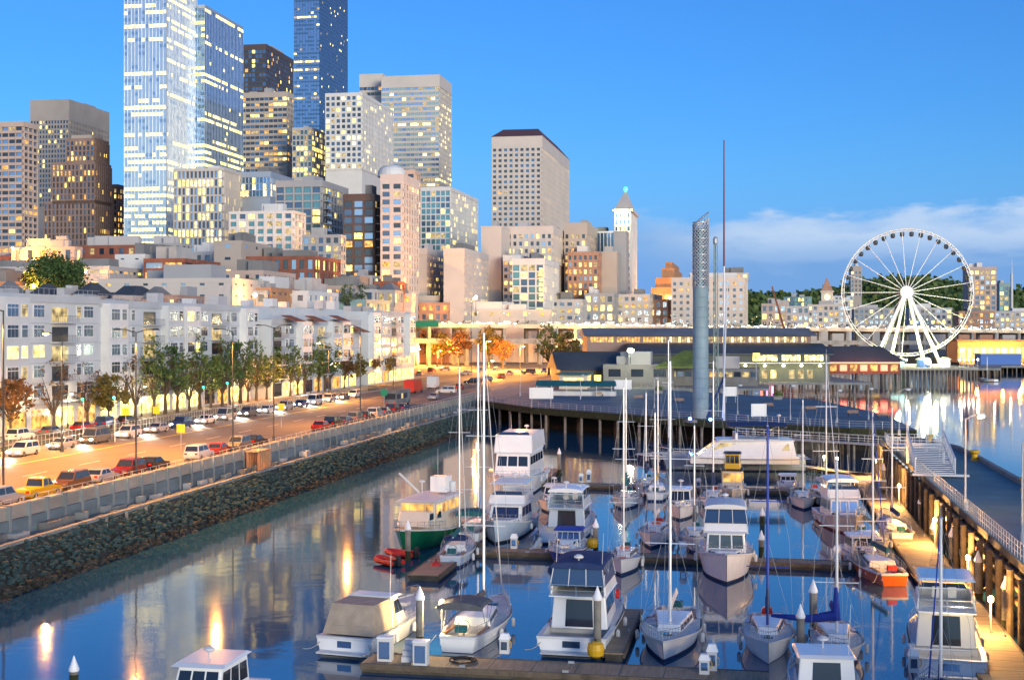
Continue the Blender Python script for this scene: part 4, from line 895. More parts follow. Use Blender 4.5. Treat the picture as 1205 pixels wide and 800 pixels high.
for i in range(11000):
    s = rng.uniform(20, 300); f = rng.random(); tt = -56.8 + f * 2.9; z = 2.9 - f * 3.2; sz = rng.uniform(.07, .23) * rng.uniform(.6, 1.5)
    vs_, fs_ = tmpl[i % 7]; c = F(s, tt, z + rng.uniform(-.1, .25)); ang = rng.uniform(0, 6); ca, sa = math.cos(ang), math.sin(ang); b0 = len(rk.v)
    for v in vs_: rk.v.append((c.x + (v.x * ca - v.y * sa) * sz * 1.3, c.y + (v.x * sa + v.y * ca) * sz, c.z + v.z * sz * .75))
    k = rk.mi(M['rock'] if f < .72 else M['rockb'])
    for q in fs_: rk.f.append(tuple(b0 + j for j in q)); rk.m.append(k)
tag(rk.build('riprap_rocks'), kind='stuff', label='grey boulders of the riprap slope below the seawall', cat='rocks')
# steep continuation round the corner under the promenade
# ================================================================ PROMENADE PIER (concrete deck on timber piles)
PZ = 4.5
pts = [G(565, 471, PZ), G(625, 479, PZ), G(800, 492, PZ), G(1000, 503.5, PZ), G(1079, 506, PZ), G(1040, 487, PZ), G(960, 470, PZ), G(820, 461, PZ), G(690, 452.5, PZ), G(585, 450, PZ)]
pr = thing('promenade_pier', 'wide blue-grey promenade deck on timber piles behind the marina', 'pier', (0,0,0))
mb = MB(); mb.prism([(p.x, p.y) for p in pts][::-1] if False else [(p.x, p.y) for p in pts], PZ - .35, PZ + .02, M['deckside'], M['deckblue']); mb.build('deck', pr)
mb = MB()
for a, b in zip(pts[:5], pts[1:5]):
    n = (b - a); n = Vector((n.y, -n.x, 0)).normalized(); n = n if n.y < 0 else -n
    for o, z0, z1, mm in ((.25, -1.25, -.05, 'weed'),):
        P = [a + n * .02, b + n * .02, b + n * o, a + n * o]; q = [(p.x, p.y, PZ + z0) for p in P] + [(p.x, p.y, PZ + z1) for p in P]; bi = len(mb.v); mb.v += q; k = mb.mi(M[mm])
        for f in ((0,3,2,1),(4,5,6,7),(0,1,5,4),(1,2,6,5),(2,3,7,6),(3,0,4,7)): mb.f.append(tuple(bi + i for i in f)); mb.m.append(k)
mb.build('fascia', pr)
edge = []
for a, b in zip(pts[:5], pts[1:5]):
    n = max(1, int((b - a).length / 4.6)); edge += [a.lerp(b, i / n) for i in range(n)]
np_ = 0
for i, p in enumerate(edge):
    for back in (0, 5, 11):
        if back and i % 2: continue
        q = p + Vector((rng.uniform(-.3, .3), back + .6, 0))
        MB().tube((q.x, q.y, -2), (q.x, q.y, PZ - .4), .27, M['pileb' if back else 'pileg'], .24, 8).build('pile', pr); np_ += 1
fence('', '', [Vector((p.x, p.y + .3, PZ)) for p in pts[:5]], 1.1, 2.2, M['galv'], parent=pr, rails=3, r=.028)
fence('', '', [Vector((p.x, p.y, PZ)) for p in pts[5:9]], 1.1, 2.5, M['galv'], parent=pr, rails=2, r=.03)
# dark back wall under the deck (shore bulkhead)
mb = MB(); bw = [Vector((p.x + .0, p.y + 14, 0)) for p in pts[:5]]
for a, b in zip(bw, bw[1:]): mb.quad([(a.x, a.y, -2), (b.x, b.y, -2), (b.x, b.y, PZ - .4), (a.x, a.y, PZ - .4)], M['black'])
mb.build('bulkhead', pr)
# lower walkway with white rails under the promenade at right
lw = thing('lower_walkway', 'low white-railed walkway below the right end of the promenade', 'walkway', (0,0,0))
a = G(868, 512, 2.6); b = G(1095, 526, 2.6); n = Vector((0, 2.2, 0))
mb = MB(); mb.prism([(a.x, a.y), (b.x, b.y), (b.x, b.y + 2.2), (a.x, a.y + 2.2)], 2.3, 2.6, M['galv']); mb.build('deck', lw)
fence('', '', [Vector((a.x, a.y + .05, 2.6)), Vector((b.x, b.y + .05, 2.6))], 1.1, 1.6, M['white'], parent=lw, rails=3, r=.035); fence('', '', [Vector((a.x, a.y + 2.1, 2.6)), Vector((b.x, b.y + 2.1, 2.6))], 1.1, 3, M['white'], parent=lw, rails=2, r=.03)
for i in range(12):
    p = a.lerp(b, i / 11); MB().tube((p.x, p.y + 1, -2), (p.x, p.y + 1, 2.3), .2, M['pileg'], n=8).build('pile', lw)
mb = MB(); mb.box(a.x, b.x, 0, .4, -.5, 2.2, M['concd']); o = mb.build('wave_screen', lw, loc=(0, a.y + 3.5, 0)); 
# signs and boards on the promenade
def board(px, py0, py1, w, d, label, m='signw', z=PZ, legs=True, col=None):
    t = thing('notice_board', label, 'sign board', A(px, d, z), 0); h0 = ZT(py1, d) - z; h1 = ZT(py0, d) - z
    MB().box(-w/2, w/2, -.06, .06, h0, h1, M[m]).build('panel', t)
    if legs:
        for sx in (-1, 1): MB().tube((sx * w * .4, 0, 0), (sx * w * .4, 0, h1), .07, M['galv']).build('post', t)
    return t
board(637, 456, 469, 4.6, 262, 'white notice board on posts at the left end of the promenade edge'); board(733, 447, 458, 4.2, 330, 'pale blank board at the back of the promenade')
board(893, 475, 490, 2.6, 232, 'white panel hanging on the promenade railing right of the column'); board(860, 455, 466, 2.4, 280, 'small pale board behind the slanted mast foot')
board(1185, 0, 0, 0.01, 100, 'x') if False else None
# ---------------------------------------------------------------- silver column tower
d = 232; P = A(824.5, d, PZ); t = thing('lattice_column', 'tall silver perforated column with slanted open top on the promenade', 'monument', P, 0)
r_ = 18.5 / 2 / FPX * d; H = ZT(262, d) - PZ; Ht = ZT(250, d) - PZ
mb = MB(); prof = [(r_ * 1.0, 0)]; 
k = 0; z = 0
while z < H * .62: prof += [(r_, z + .02), (r_, z + 1.55), (r_ * .965, z + 1.6), (r_ * .965, z + 1.7)]; z += 1.72
mb.lathe((0,0,0), prof, mat('column_steel', (.27,.38,.42), .65, metal=.15, var=.15, vscale=.4), 24); mb.build('shaft', t)
mb = MB(); nseg = 14; zz0 = z
for i in range(nseg):
    for sgn in (-1, 1):
        pts_ = []
        for q in range(30):
            zz = zz0 + (H - zz0) * q / 29; a_ = 2 * math.pi * i / nseg + sgn * q * .28; pts_.append((r_ * math.cos(a_), r_ * math.sin(a_), zz + (math.cos(a_) * .9 if q == 29 else 0)))
        mb.path(pts_, .085, M['galv'], n=4)
for q in range(9):
    zz = zz0 + (H - zz0) * q / 8; mb.path([(r_ * math.cos(2*math.pi*i/20), r_ * math.sin(2*math.pi*i/20), zz) for i in range(21)], .10, M['galv'], n=4)
mb.build('lattice', t)
mb = MB(); mb.tube((0,0,zz0), (0,0,H - 1), r_ * .62, M['g_teal'], n=14); mb.build('core', t)
mb = MB(); mb.path([(r_ * math.cos(2*math.pi*i/20), r_ * math.sin(2*math.pi*i/20), H + .6 + math.cos(2*math.pi*i/20) * 1.1) for i in range(21)], .14, M['galv'], n=5); mb.build('rim', t)
mb = MB(); mb.lathe((0,0,-.6), [(r_*2.4,0),(r_*2.4,.5),(r_*1.4,.62)], M['conc'], 20); mb.build('plinth', t)
# lattice mast right of the column
d = 236; P = A(842, d, PZ); t = thing('lattice_mast', 'slim pale green lattice mast directly right of the silver column', 'mast', P, 0); H = ZT(288, d) - PZ
mb = MB()
for (x, y) in ((-.45,-.4),(.45,-.4),(0,.45)): mb.tube((x,y,0), (x*.6,y*.6,H), .09, M['green'], n=5)
for i in range(int(H / 1.2)):
    z = i * 1.2; f = 1 - .4 * z / H; f2 = 1 - .4 * (z + 1.2) / H
    mb.tube((-.45*f,-.4*f,z), (.45*f2,-.4*f2,z+1.2), .04, M['green'], n=4); mb.tube((.45*f,-.4*f,z), (-.45*f2,-.4*f2,z+1.2), .04, M['green'], n=4)
mb.build('lattice', t); MB().lathe((0,0,H), [(.3,0),(.45,.3),(.45,1.0),(.2,1.4)], M['galv'], 10).build('lantern', t)
# tall flag pole with red upper half
d = 226; P = A(852, d, PZ); t = thing('flag_pole', 'very tall thin pole with dark red upper half and slanted stay', 'pole', P, 0); H = ZT(165, d) - PZ
MB().tube((0,0,0), (0,0,H * .55), .20, M['alu'], .16, 8).build('lower_pole', t); MB().tube((0,0,H * .55), (0,0,H), .16, mat('red_pole', (.16,.045,.06), .5), .10, 8).build('upper_pole', t)
MB().path([(.6, 0, ZT(330, d) - PZ), (-.4, -1, .5)], .10, M['alu']).build('stay', t); MB().path([(.2, 0, ZT(440, d) - PZ), (-3.0, -1, .5)], .2, M['navy']).build('boom', t)

# furniture on the promenade
for i, (px, py) in enumerate([(660, 463), (705, 466), (752, 470), (800, 474), (905, 480), (955, 484), (1005, 489), (1040, 492)]):
    P = G(px, py, PZ + .02); t = thing('bench', f'slatted bench on the blue promenade deck, {ords[i]} from the left', 'bench', P, .12, 'benches on the promenade')
    mb = MB()
    for k in range(4): mb.box(-1, 1, k * .13, k * .13 + .09, .43, .47, M['teak'])
    mb.build('seat', t); mb = MB()
    for k in range(3): mb.box(-1, 1, .54, .57, .55 + k * .14, .64 + k * .14, M['teak'])
    mb.build('backrest', t)
    for x in (-.85, .85): MB().box(x - .04, x + .04, 0, .5, 0, .43, M['dark']).build('leg', t)
for i, (px, py, h) in enumerate([(612, 466, 5.5), (683, 470, 5), (770, 480, 5.5), (868, 488, 5), (930, 494, 5.5), (985, 497, 5), (1022, 494, 5)]):
    street_lamp(G(px, py, PZ), h, .5, f'thin grey lamp post along the promenade, {ords[i]} from the left', 0, 0, 0, group='thin lamp posts on the promenade', polem='galv', r=.07)
for i, (px, py) in enumerate([(640, 458), (678, 458), (725, 459), (775, 463), (860, 466), (915, 470)]):
    P = G(px, py, PZ + .02); t = thing('planter', f'square planter with shrub at the back of the promenade, {ords[i]} from the left', 'planter', P, 0, 'planters on the promenade')
    MB().frus(-.9, .9, -.5, .5, 0, -1, 1, -.6, .6, .7, M['conc']).build('box', t)
    lf = MB(); rr_ = random.Random(i)
    for k in range(90):
        p = Vector((rr_.gauss(0, .42), rr_.gauss(0, .28), .9 + abs(rr_.gauss(0, .3)))); n = Vector((rr_.gauss(0,1), rr_.gauss(0,1), rr_.gauss(0,1))).normalized(); a_ = n.orthogonal() * .2; b_ = n.cross(a_)
        lf.quad([p + a_, p + b_, p - a_, p - b_], M['leafg'])
    lf.build('shrub', t)

for i, (px, py) in enumerate([(812, 497), (836, 498)]):
    P = G(px, py, PZ); t = thing('spotlight', ['small blue lamp left of the silver column base', 'small blue lamp right of the silver column base'][i], 'lamp', P, 0); MB().lathe((0,0,.4), [(.1,0),(.25,.1),(.25,.35),(.1,.45)], lit('lamp_blue', (.08,.25,1), 14), 10).build('lamp_glass', t); MB().tube((0,0,0), (0,0,.42), .05, M['dark']).build('post', t); plight(P + Vector((0, -.6, .8)), (.1, .3, 1), 260, .2)
# ================================================================ PIER SHEDS
def pier_deck(name, label, pts, z, pile_gap=5, depth=.6, side='conc', top='pave', rows=2):
    t = thing(name, label, 'pier', (0,0,0)); mb = MB(); mb.prism([(p.x, p.y) for p in pts], z - depth, z, M[side], M[top]); mb.build('deck', t)
    a, b = pts[0], pts[1]; n = int((b - a).length / pile_gap)
    for i in range(n + 1):
        for r_ in range(rows):
            p = a.lerp(b, i / n); MB().tube((p.x, p.y + .5 + r_ * 5, -2), (p.x, p.y + .5 + r_ * 5, z - depth), .3, M['pileg' if not r_ else 'pileb'], n=7).build('pile', t)
    return t
d0 = 368
a = A(700, d0, 0); b = A(1026, d0, 0)
pier_deck('shed_pier', 'concrete pier deck carrying the long dark roofed sheds', [Vector((a.x - 8, d0, 0)), Vector((b.x, d0, 0)), Vector((b.x, d0 + 70, 0)), Vector((a.x - 8, d0 + 70, 0))], 5.0, 4.5)
sh = thing('pier_shed', 'long dark roofed pier shed with lit clerestory and white windows', 'shed', (0,0,0))
xa, xb = A(745, 374).x, A(976, 374).x; y0 = 374
ze = ZT(415, y0); zm = ZT(404, 386); zc = ZT(397, 388); zr = ZT(386, 400)
MB().box(xa, xb, y0, y0 + 56, 5, ze, mat('shed_wall', (.11,.13,.12), .8, var=.2, vscale=.2)).build('wall', sh)
mb = MB(); mb.v += [(xa - 1, y0 - 1.2, ze - .2), (xb + 1, y0 - 1.2, ze - .2), (xb + 1, y0 + 13, zm), (xa - 1, y0 + 13, zm), (xa - 1, y0 - 1.2, ze - .6), (xb + 1, y0 - 1.2, ze - .6), (xb + 1, y0 + 13, zm - .5), (xa - 1, y0 + 13, zm - .5)]
mb.f += [(0,1,2,3),(4,7,6,5),(0,4,5,1),(1,5,6,2),(3,2,6,7),(0,3,7,4)]; mb.m += [mb.mi(M['roofd'])] * 6; mb.build('roof', sh)
xu = A(690, 392).x
mb = MB(); mb.box(xu, xb - 2, y0 + 14, y0 + 40, 5, zc + .5, M['brown']); mb.build('wall', sh)
mb = MB(); mb.v += [(xu - 1, y0 + 13, zc + .4), (xb, y0 + 13, zc + .4), (xb, y0 + 27, zr), (xu - 1, y0 + 27, zr), (xb, y0 + 42, zc + .4), (xu - 1, y0 + 42, zc + .4)]
mb.f += [(0,1,2,3),(3,2,4,5),(1,4,2),(0,3,5),(0,5,4,1)]; mb.m += [mb.mi(M['roofg'])] * 5; mb.build('roof', sh)
n = 74
for i in range(n):
    x = xu + 1 + i * (xb - xu - 4) / n
    if i % 9 == 8: continue
    m = M['l_o' if i < 24 else 'l_d' if i % 3 else 'l_w']
    MB().quad([(x, y0 + 13.94, zm + .3), (x + .62, y0 + 13.94, zm + .3), (x + .62, y0 + 13.94, zc + .1), (x, y0 + 13.94, zc + .1)], m).build('clerestory_window', sh)
x = A(893, y0).x; i = 0
while x < xb - 1.5:
    if i % 6 != 5: 
        MB().box(x, x + .85, y0 - .08, y0 + .02, ZT(424.5, y0), ZT(416.8, y0), M['l_w']).build('window', sh)
    x += 1.05; i += 1
x = A(800, y0).x; i = 0
while x < xb - 2:
    if i % 4 != 3: MB().box(x, x + 1.5, y0 - .08, y0 + .02, 5.9, 8.3, M['l_d' if i % 5 else 'l_y']).build('window', sh)
    x += 2.5; i += 1
MB().box(A(800, y0).x, xb, y0 - 2.2, y0 - .1, ZT(427.5, y0) , ZT(426.3, y0), M['galv']).build('canopy', sh)
for i, px in enumerate([855, 877, 900, 922, 943, 965]):
    P = A(px, y0 - 2.4, 0); P.z = ZT(431, y0); t = thing('floodlight', f'yellow flood lamp under the shed canopy, {ords[i]} from the left', 'lamp', P, 0, 'flood lamps under the shed canopy')
    mb = MB(); mb.lathe((0,0,0), [(.12,0),(.4,.12),(.4,.4),(.15,.55)], M['lampy'], 10); mb.build('lamp_glass', t); MB().tube((0,.3,.3), (0,2.2,.9), .05, M['dark']).build('bracket', t)
    plight(P + Vector((0, -.8, -.3)), (1, .85, .30), 130, .3)
# neon glow under the shed pier
for i, (px, m) in enumerate([(903, 'neonp'), (909, 'neonp'), (896, 'neon')]):
    P = A(px, d0 - .3); MB().tube((0,0,0), (0,0,2.4), .28, M[m], n=8).build('tube_light'); o = bpy.context.scene.objects[-1]
    o = [q for q in COL.objects if q.name.startswith('tube_light')][-1]; o.location = (P.x, P.y, 1.6); tag(o, ['pink neon tube under the shed pier, left of two', 'pink neon tube under the shed pier, right of two', 'red neon tube under the shed pier beside the pink ones'][i], 'neon light')
# fish-bar / restaurant pier left of the sheds: pale low block, dark brown gable shed
P = A(790, 345, 5.0); nb_, W_, D_, z_ = bld('pier_building', 'low pale blue-grey pier building with flat roof and a very bright lamp', 'building', 710, 790, 793, 429, 452, 345, 'roofg', 4.2, 5, 2.6, 1.8, .25, .10, 'apt', top=1.2, rows=0, plant=4, D=16)
nb_, W_, D_, z_ = bld('pier_building', 'long low white pier annex with open terrace left of the silver column', 'building', 786, 892, 895, 434, 454, 352, 'roofg', 3.6, 2.2, .4, 1.6, .3, .35, 'apt', top=.8, rows=.2, plant=2, D=12)
pier_deck('annex_pier', 'grey pier apron behind the promenade carrying the pale low building', [A(690, 338), A(905, 338), A(905, 366), A(690, 366)], 4.8, 5)
P = A(742, 340, ZT(413, 340)); t = thing('floodlight', 'very bright yellow-white floodlight on the pale pier building', 'lamp', P, 0); MB().lathe((0,0,-.4), [(.2,0),(.75,.3),(.75,.8),(.2,1.1)], lit('flood_bright', (1,.95,.6), 60), 12).build('lamp_glass', t); MB().tube((0,.3,0), (0,.3,-3.2), .1, M['dark']).build('pole', t)
plight(P + Vector((0, -1, 0)), (1, .92, .55), 1200, .5)
g = thing('gable_shed', 'dark brown gabled pier shed with grey roof beside the plaza trees', 'shed', A(700, 352, 0), RZ + .25)
MB().box(-9, 13, 0, 24, 4.6, 9.2, M['dbrown']).build('wall', g); mb = MB(); mb.v += [(-10,-1,9),(14,-1,9),(14,12,13.5),(-10,12,13.5),(14,25,9),(-10,25,9)]; mb.f += [(0,1,2,3),(3,2,4,5),(1,4,2),(0,3,5),(0,5,4,1)]; mb.m += [mb.mi(M['roofd'])] * 5; mb.build('roof', g)
for i in range(4): MB().box(-8 + i * 2.6, -6.2 + i * 2.6, -.1, 0, 5.4, 7.6, M['l_y']).build('window', g)
g = thing('restaurant_hut', 'cream lit hut with flat teal awning beside the gabled shed', 'building', A(672, 338, 0), RZ)
MB().box(-3, 4, 0, 7, 4.6, 8.2, M['cream']).build('wall', g); MB().box(-3.6, 4.6, -1.6, 7.4, 8.2, 8.5, M['tealc']).build('roof', g); MB().box(-2, 3, -.06, 0, 5.4, 7.4, M['l_y']).build('window', g)
t = thing('long_tent', 'low white and teal covered terrace in front of the brown gabled shed', 'terrace', A(676, 306, PZ), RZ); mb = MB(); mb.v += [(-9,0,2.2),(9,0,2.2),(9,2.5,3.4),(-9,2.5,3.4),(9,5,2.2),(-9,5,2.2)]; mb.f += [(0,1,2,3),(3,2,4,5),(1,4,2),(0,3,5),(0,5,4,1)]; mb.m += [mb.mi(M['tealc'])] * 5; mb.build('canopy', t)
for i in range(6): MB().tube((-8.6 + i * 3.4, .1, 0), (-8.6 + i * 3.4, .1, 2.3), .08, M['white']).build('post', t)
MB().box(-9, 9, 1.5, 4.6, 0, 1.0, M['white']).build('counter', t)
P = A(818, 344, ZT(424, 344)); t = thing('lawn_roof', 'sloping bright green roof lawn left of the silver column', 'roof', P, 0); mb = MB(); mb.v += [(-10,0,-1.5),(2,0,-1.5),(4,8,2.2),(-2,8,2.4),(-10,0,-2),(2,0,-2),(4,8,-2),(-2,8,-2)]; mb.f += [(0,1,2,3),(0,4,5,1),(1,5,6,2),(2,6,7,3),(3,7,4,0)]; mb.m += [mb.mi(M['leafg'])] * 5; mb.build('lawn', t)
P = A(890, 350, ZT(420, 350)); t = thing('lit_sign', 'small square pale yellow lit sign right of the silver column', 'sign', P, 0); MB().box(-.9, .9, -.1, .1, -1, 1, M['l_y']).build('panel', t); MB().tube((0,.2,-6), (0,.2,0), .12, M['galv']).build('post', t)
# red lit carousel building
g = thing('carousel_hall', 'red floodlit pier hall left of the ferris wheel base', 'building', A(1012, 455, 0), 0)
W_ = 15; MB().box(-W_, W_ * .9, 0, 22, 4.5, 8.6, M['roofr']).build('wall', g); mb = MB(); mb.v += [(-W_-1,-1,8.6),(W_,-1,8.6),(W_-5,11,13.5),(-W_+5,11,13.5),(W_,23,8.6),(-W_-1,23,8.6)]; mb.f += [(0,1,2,3),(3,2,4,5),(1,4,2),(0,3,5),(0,5,4,1)]; mb.m += [mb.mi(M['roofd'])] * 5; mb.build('roof', g)
for i in range(8): MB().box(-W_ + 1.5 + i * 3.4, -W_ + 3.8 + i * 3.4, -.12, 0, 5.4, 7.4, M['l_o' if i % 2 else 'neon']).build('window', g)
MB().box(-W_, W_ * .9, -.25, -.12, 7.9, 8.3, M['neon']).build('neon_strip', g)
plight(A(1005, 446, 14), (1, .15, .08), 1200, 1); plight(A(1030, 447, 10), (1, .3, .12), 2500, 1)
# warm lit pier halls right of the wheel
g = thing('pier_hall', 'long amber-lit pier hall right of the ferris wheel', 'building', A(1172, 640, 0), 0)
MB().box(-18, 30, 0, 16, 3.5, 13.5, M['orangew']).build('wall', g); MB().box(-19, 31, -1.5, 17, 13.5, 14.2, M['roofr']).build('roof', g)
for i in range(14): MB().box(-17 + i * 3.3, -14.6 + i * 3.3, -.1, 0, 5.5, 10.5, M['l_o' if i % 3 else 'l_y']).build('window', g)
for x in (1150, 1180, 1200): plight(A(x, 628, 9), SOD, 14000, 1)
g = thing('shipping_shed', 'bright blue low shed on the pier right of the ferris wheel', 'shed', A(1178, 600, 0), 0); MB().box(-9, 9, 0, 8, 3.4, 8.0, mat('bright_blue', (.03,.14,.5), .6)).build('wall', g); MB().box(-9.5, 9.5, -.5, 8.5, 8.0, 8.4, M['lgrey']).build('roof', g)
pier_deck('far_pier', 'low far pier of dark piles right of the ferris wheel', [A(1136, 560), A(1178, 560), A(1178, 640), A(1136, 640)], 3.2, 2.2, depth=1.0)
pier_deck('hall_pier', 'far timber pier carrying the amber hall and the blue shed', [A(1130, 594), A(1330, 594), A(1330, 720), A(1130, 720)], 3.3, 4, depth=1.0)
# red harbour crane boom behind
t = thing('crane', 'red leaning crane boom left of the clock tower', 'crane', A(927, 560, 14), 0); MB().tube((0,0,0), (-6.5,0,ZT(337,560)-14), .55, M['roofr'], .3, 6).build('boom', t); MB().box(-2,2,-2,2,-9,0,M['roofr']).build('cab', t)
# ================================================================ FERRIS WHEEL
d = 516; Cw = A(1067, d, ZT(344, d)); RW = 75.5 / FPX * d * .985
wz = R(-16)
fw = thing('ferris_wheel', 'large white ferris wheel lit from below on its pier', 'ferris wheel', Cw, wz)    # axle along local y
def ring(r, y, tr, n=84, m='wheelw'):
    mb = MB(); mb.path([(r * math.cos(2*math.pi*i/n), y, r * math.sin(2*math.pi*i/n)) for i in range(n + 1)], tr, M[m], n=5); return mb
for y in (-1.3, 1.3): ring(RW, y, .20).build('rim', fw); ring(RW * .965, y, .11).build('inner_rim', fw)
mb = MB()
for i in range(84):
    a = 2*math.pi*i/84; c_, s_ = math.cos(a), math.sin(a)
    mb.tube((RW*c_, -1.3, RW*s_), (RW*c_, 1.3, RW*s_), .12, M['wheelw'], n=4, cap=False)
    a2 = a + math.pi/84
    for y in (-1.3, 1.3): mb.tube((RW*c_, y, RW*s_), (RW*.965*math.cos(a2), y, RW*.965*math.sin(a2)), .07, M['wheelw'], n=4, cap=False)
mb.build('rim_lattice', fw)
for i in range(21):
    a = 2*math.pi*(i + .5)/21; c_, s_ = math.cos(a), math.sin(a); mb = MB()
    for y in (-1.3, 1.3): mb.tube((1.8*c_, y*1.6, 1.8*s_), (RW*.97*c_, y, RW*.97*s_), .13, M['wheelw'], .10, 5)
    for k in range(1, 8):
        r1 = RW * k / 8.5; mb.tube((r1*c_, -1.3, r1*s_), (r1*c_, 1.3, r1*s_), .08, M['wheelw'], n=4)
    mb.build('spoke', fw)
gm = MB(); gm.lathe((0,0,-2.2), [(.5,0),(.95,.3),(1.05,1.0)], M['dark'], 10); gm.lathe((0,0,-1.2), [(1.12,0),(1.1,.8)], M['g_dark'], 10); gm.lathe((0,0,-.4), [(1.12,0),(.8,.35),(.2,.5)], M['dark'], 10); gme = gm.mesh('gondola')
for i in range(42):
    a = 2*math.pi*i/42; r1 = RW * .955; o = link('gondola', gme, fw, (r1*math.cos(a), 0, r1*math.sin(a))); o.scale = (.8, .8, .8)
mb = MB(); mb.tube((0,-3.4,0), (0,3.4,0), 2.0, M['wheelw'], n=20); mb.tube((0,-3.6,0), (0,-3.4,0), 2.3, mat('hub_face', (.75,.78,.80), .4, emit=(.7,.85,1), es=.25), n=24); mb.build('hub', fw)
bz = 5.2 - Cw.z
for sy in (-1, 1):
    for (x, y) in ((-12.5, 9), (-6.5, 9), (6.5, 9), (12.5, 9)):
        mb = MB(); mb.tube((x * .06, sy * 2.6, -.4), (x, sy * y * .8, bz), .52, M['wheelw'], .62, 8); mb.build('support_leg', fw)
    mb = MB(); mb.tube((-12.5, sy * 7.2, bz + .4), (12.5, sy * 7.2, bz + .4), .4, M['wheelw']); mb.build('base_beam', fw)
pts = [Cw + Vector((-20 + 0, -14, 0)), Cw + Vector((-12, -19, 0)), Cw + Vector((14, -19, 0)), Cw + Vector((22, -15, 0)), Cw + Vector((23, 14, 0)), Cw + Vector((-40, 14, 0)), Cw + Vector((-40, -4, 0))]
wp = pier_deck('wheel_pier', 'timber pier under the ferris wheel lined with small lights', [pts[1], pts[2], pts[3], pts[4], pts[5], pts[6], pts[0]], 5.2, 1.5, depth=.8, side='concl', top='pave')
for a, b in ((pts[0], pts[1]), (pts[2], pts[3]), (pts[6], pts[0])):
    n = int((b - a).length / 1.6)
    for i in range(n):
        p = a.lerp(b, i / n); MB().tube((p.x, p.y + .4, -2), (p.x, p.y + .4, 4.4), .3, M['pileg'], n=7).build('pile', wp)
for i in range(13):
    p = [pts[0], pts[1], pts[2], pts[3]]; f = i / 12 * 3; k = min(2, int(f)); q = p[k].lerp(p[k + 1], f - k); q.z = 5.2
    t = thing('bollard_light', 'small globe light on a short post along the ferris wheel pier edge', 'lamp', q + Vector((0, .5, 0)), 0, 'globe lights round the ferris wheel pier')
    MB().tube((0,0,0), (0,0,2.6), .07, M['galv']).build('post', t); MB().lathe((0,0,2.6), [(.1,0),(.28,.2),(.28,.4),(.1,.55)], M['lampw'], 8).build('globe', t)
for i, px in enumerate((1044, 1092)):
    P = A(px, 500, 6.4); t = thing('floodlight', f'blinding white floodlight at the {"left" if not i else "right"} foot of the ferris wheel', 'lamp', P, 0)
    MB().lathe((0,0,0), [(.3,0),(1.0,.4),(1.1,1.1),(.4,1.6)], lit('flood_white', (1,1,.75), 9), 12).build('lamp_glass', t); MB().tube((0,0,-1.2), (0,0,0), .2, M['dark']).build('post', t)
    plight(P + Vector((0, -1.6, 1.4)), (1, .98, .70), 1800, .5)
plight(Cw + Vector((0, -22, -17)), (1, .96, .5), 4000, 1)
plight(Cw + Vector((-6, -9, -20)), (.95, 1, .35), 5500, 1); plight(Cw + Vector((8, -9, -20)), (.95, 1, .35), 5500, 1)
for i, (x, w_, m) in enumerate([(-7, 5, 'g_teal'), (3, 4, 'signb'), (11, 3, 'white'), (-16, 5, 'yellow')]):
    t = thing('ticket_kiosk', ['teal glass kiosk under the left legs of the wheel', 'blue kiosk under the right legs of the wheel', 'white kiosk right of the blue one on the wheel pier', 'yellow-lit kiosk at the left end of the wheel pier'][i], 'kiosk', Cw + Vector((x, -11, 5.2 - Cw.z)), 0)
    MB().box(-w_/2, w_/2, -1.5, 1.5, 0, 2.8, M[m]).build('wall', t); MB().frus(-w_/2 - .4, w_/2 + .4, -2, 2, 2.8, -w_/2 + .6, w_/2 - .6, -.5, .5, 3.6, M['white']).build('roof', t)

# ================================================================ RIGHT: elevated pier walkway (t 16.3..25)
rp = thing('breakwater_pier', 'raised blue-green pier walkway on timber piles at the right', 'pier', (0,0,0), RZ)
LO, RO = 16.6, 25.3
outer = [(60, 25.8), (100, 25.4), (136, 25.2), (160, 25.0), (174, 24.6), (184, 22.6), (189, 19.5)]
mb = MB(); poly = [(LO, 50), (outer[0][1], 50)] + [(t_, s_) for s_, t_ in outer] + [(LO, 189)]
mb.prism(poly, 4.45, 5.0, M['deckside'], mat('pier_deck_teal', (.10,.19,.215), .7, var=.25, vscale=.3)); mb.build('deck', rp)
mb = MB()
for (s0, t0), (s1, t1) in zip([(50, 25.8)] + outer, outer): 
    mb.v += [(t0 - .45, s0, 5.0), (t1 - .45, s1, 5.0), (t1 - .45, s1, 5.45), (t0 - .45, s0, 5.45), (t0, s0, 5.0), (t1, s1, 5.0), (t1, s1, 5.45), (t0, s0, 5.45)]
    k = len(mb.v) - 8; mb.f += [(k,k+3,k+2,k+1),(k+3,k+7,k+6,k+2),(k+4,k+5,k+6,k+7)]; mb.m += [mb.mi(M['conc'])] * 3
mb.build('kerb', rp)
for z in (3.1, 3.9, 2.2): MB().box(LO - .22, LO - .02, 50, 189, z, z + .28, M['teak' if z < 3.5 else 'pileb']).build('waler', rp)
fence('', '', [Vector((LO + .15, 50, 5.0)), Vector((LO + .15, 186, 5.0))], 1.15, 1.0, M['galv'], parent=rp, rails=3, r=.025)
i = 0
for s in range(56, 190, 4):
    MB().tube((LO - .5, s, -2), (LO - .5, s, 4.4), .24, M['pileb'], n=8).build('pile', rp)
    if s % 8 == 0: MB().tube((LO + 4, s, -2), (LO + 4, s, 4.4), .24, M['pileb'], n=8).build('pile', rp); MB().tube((24.6, s, -2), (24.6, s, 4.4), .28, M['pileg'], n=8).build('pile', rp)
    MB().tube((LO - .4, s, .6), (LO + 3.8, s + 3, 4.2), .10, M['pileb'], n=5).build('brace', rp)
mb = MB(); mb.box(LO + 5, LO + 5.2, 50, 189, -1, 4.4, M['black']); mb.build('wave_screen', rp)
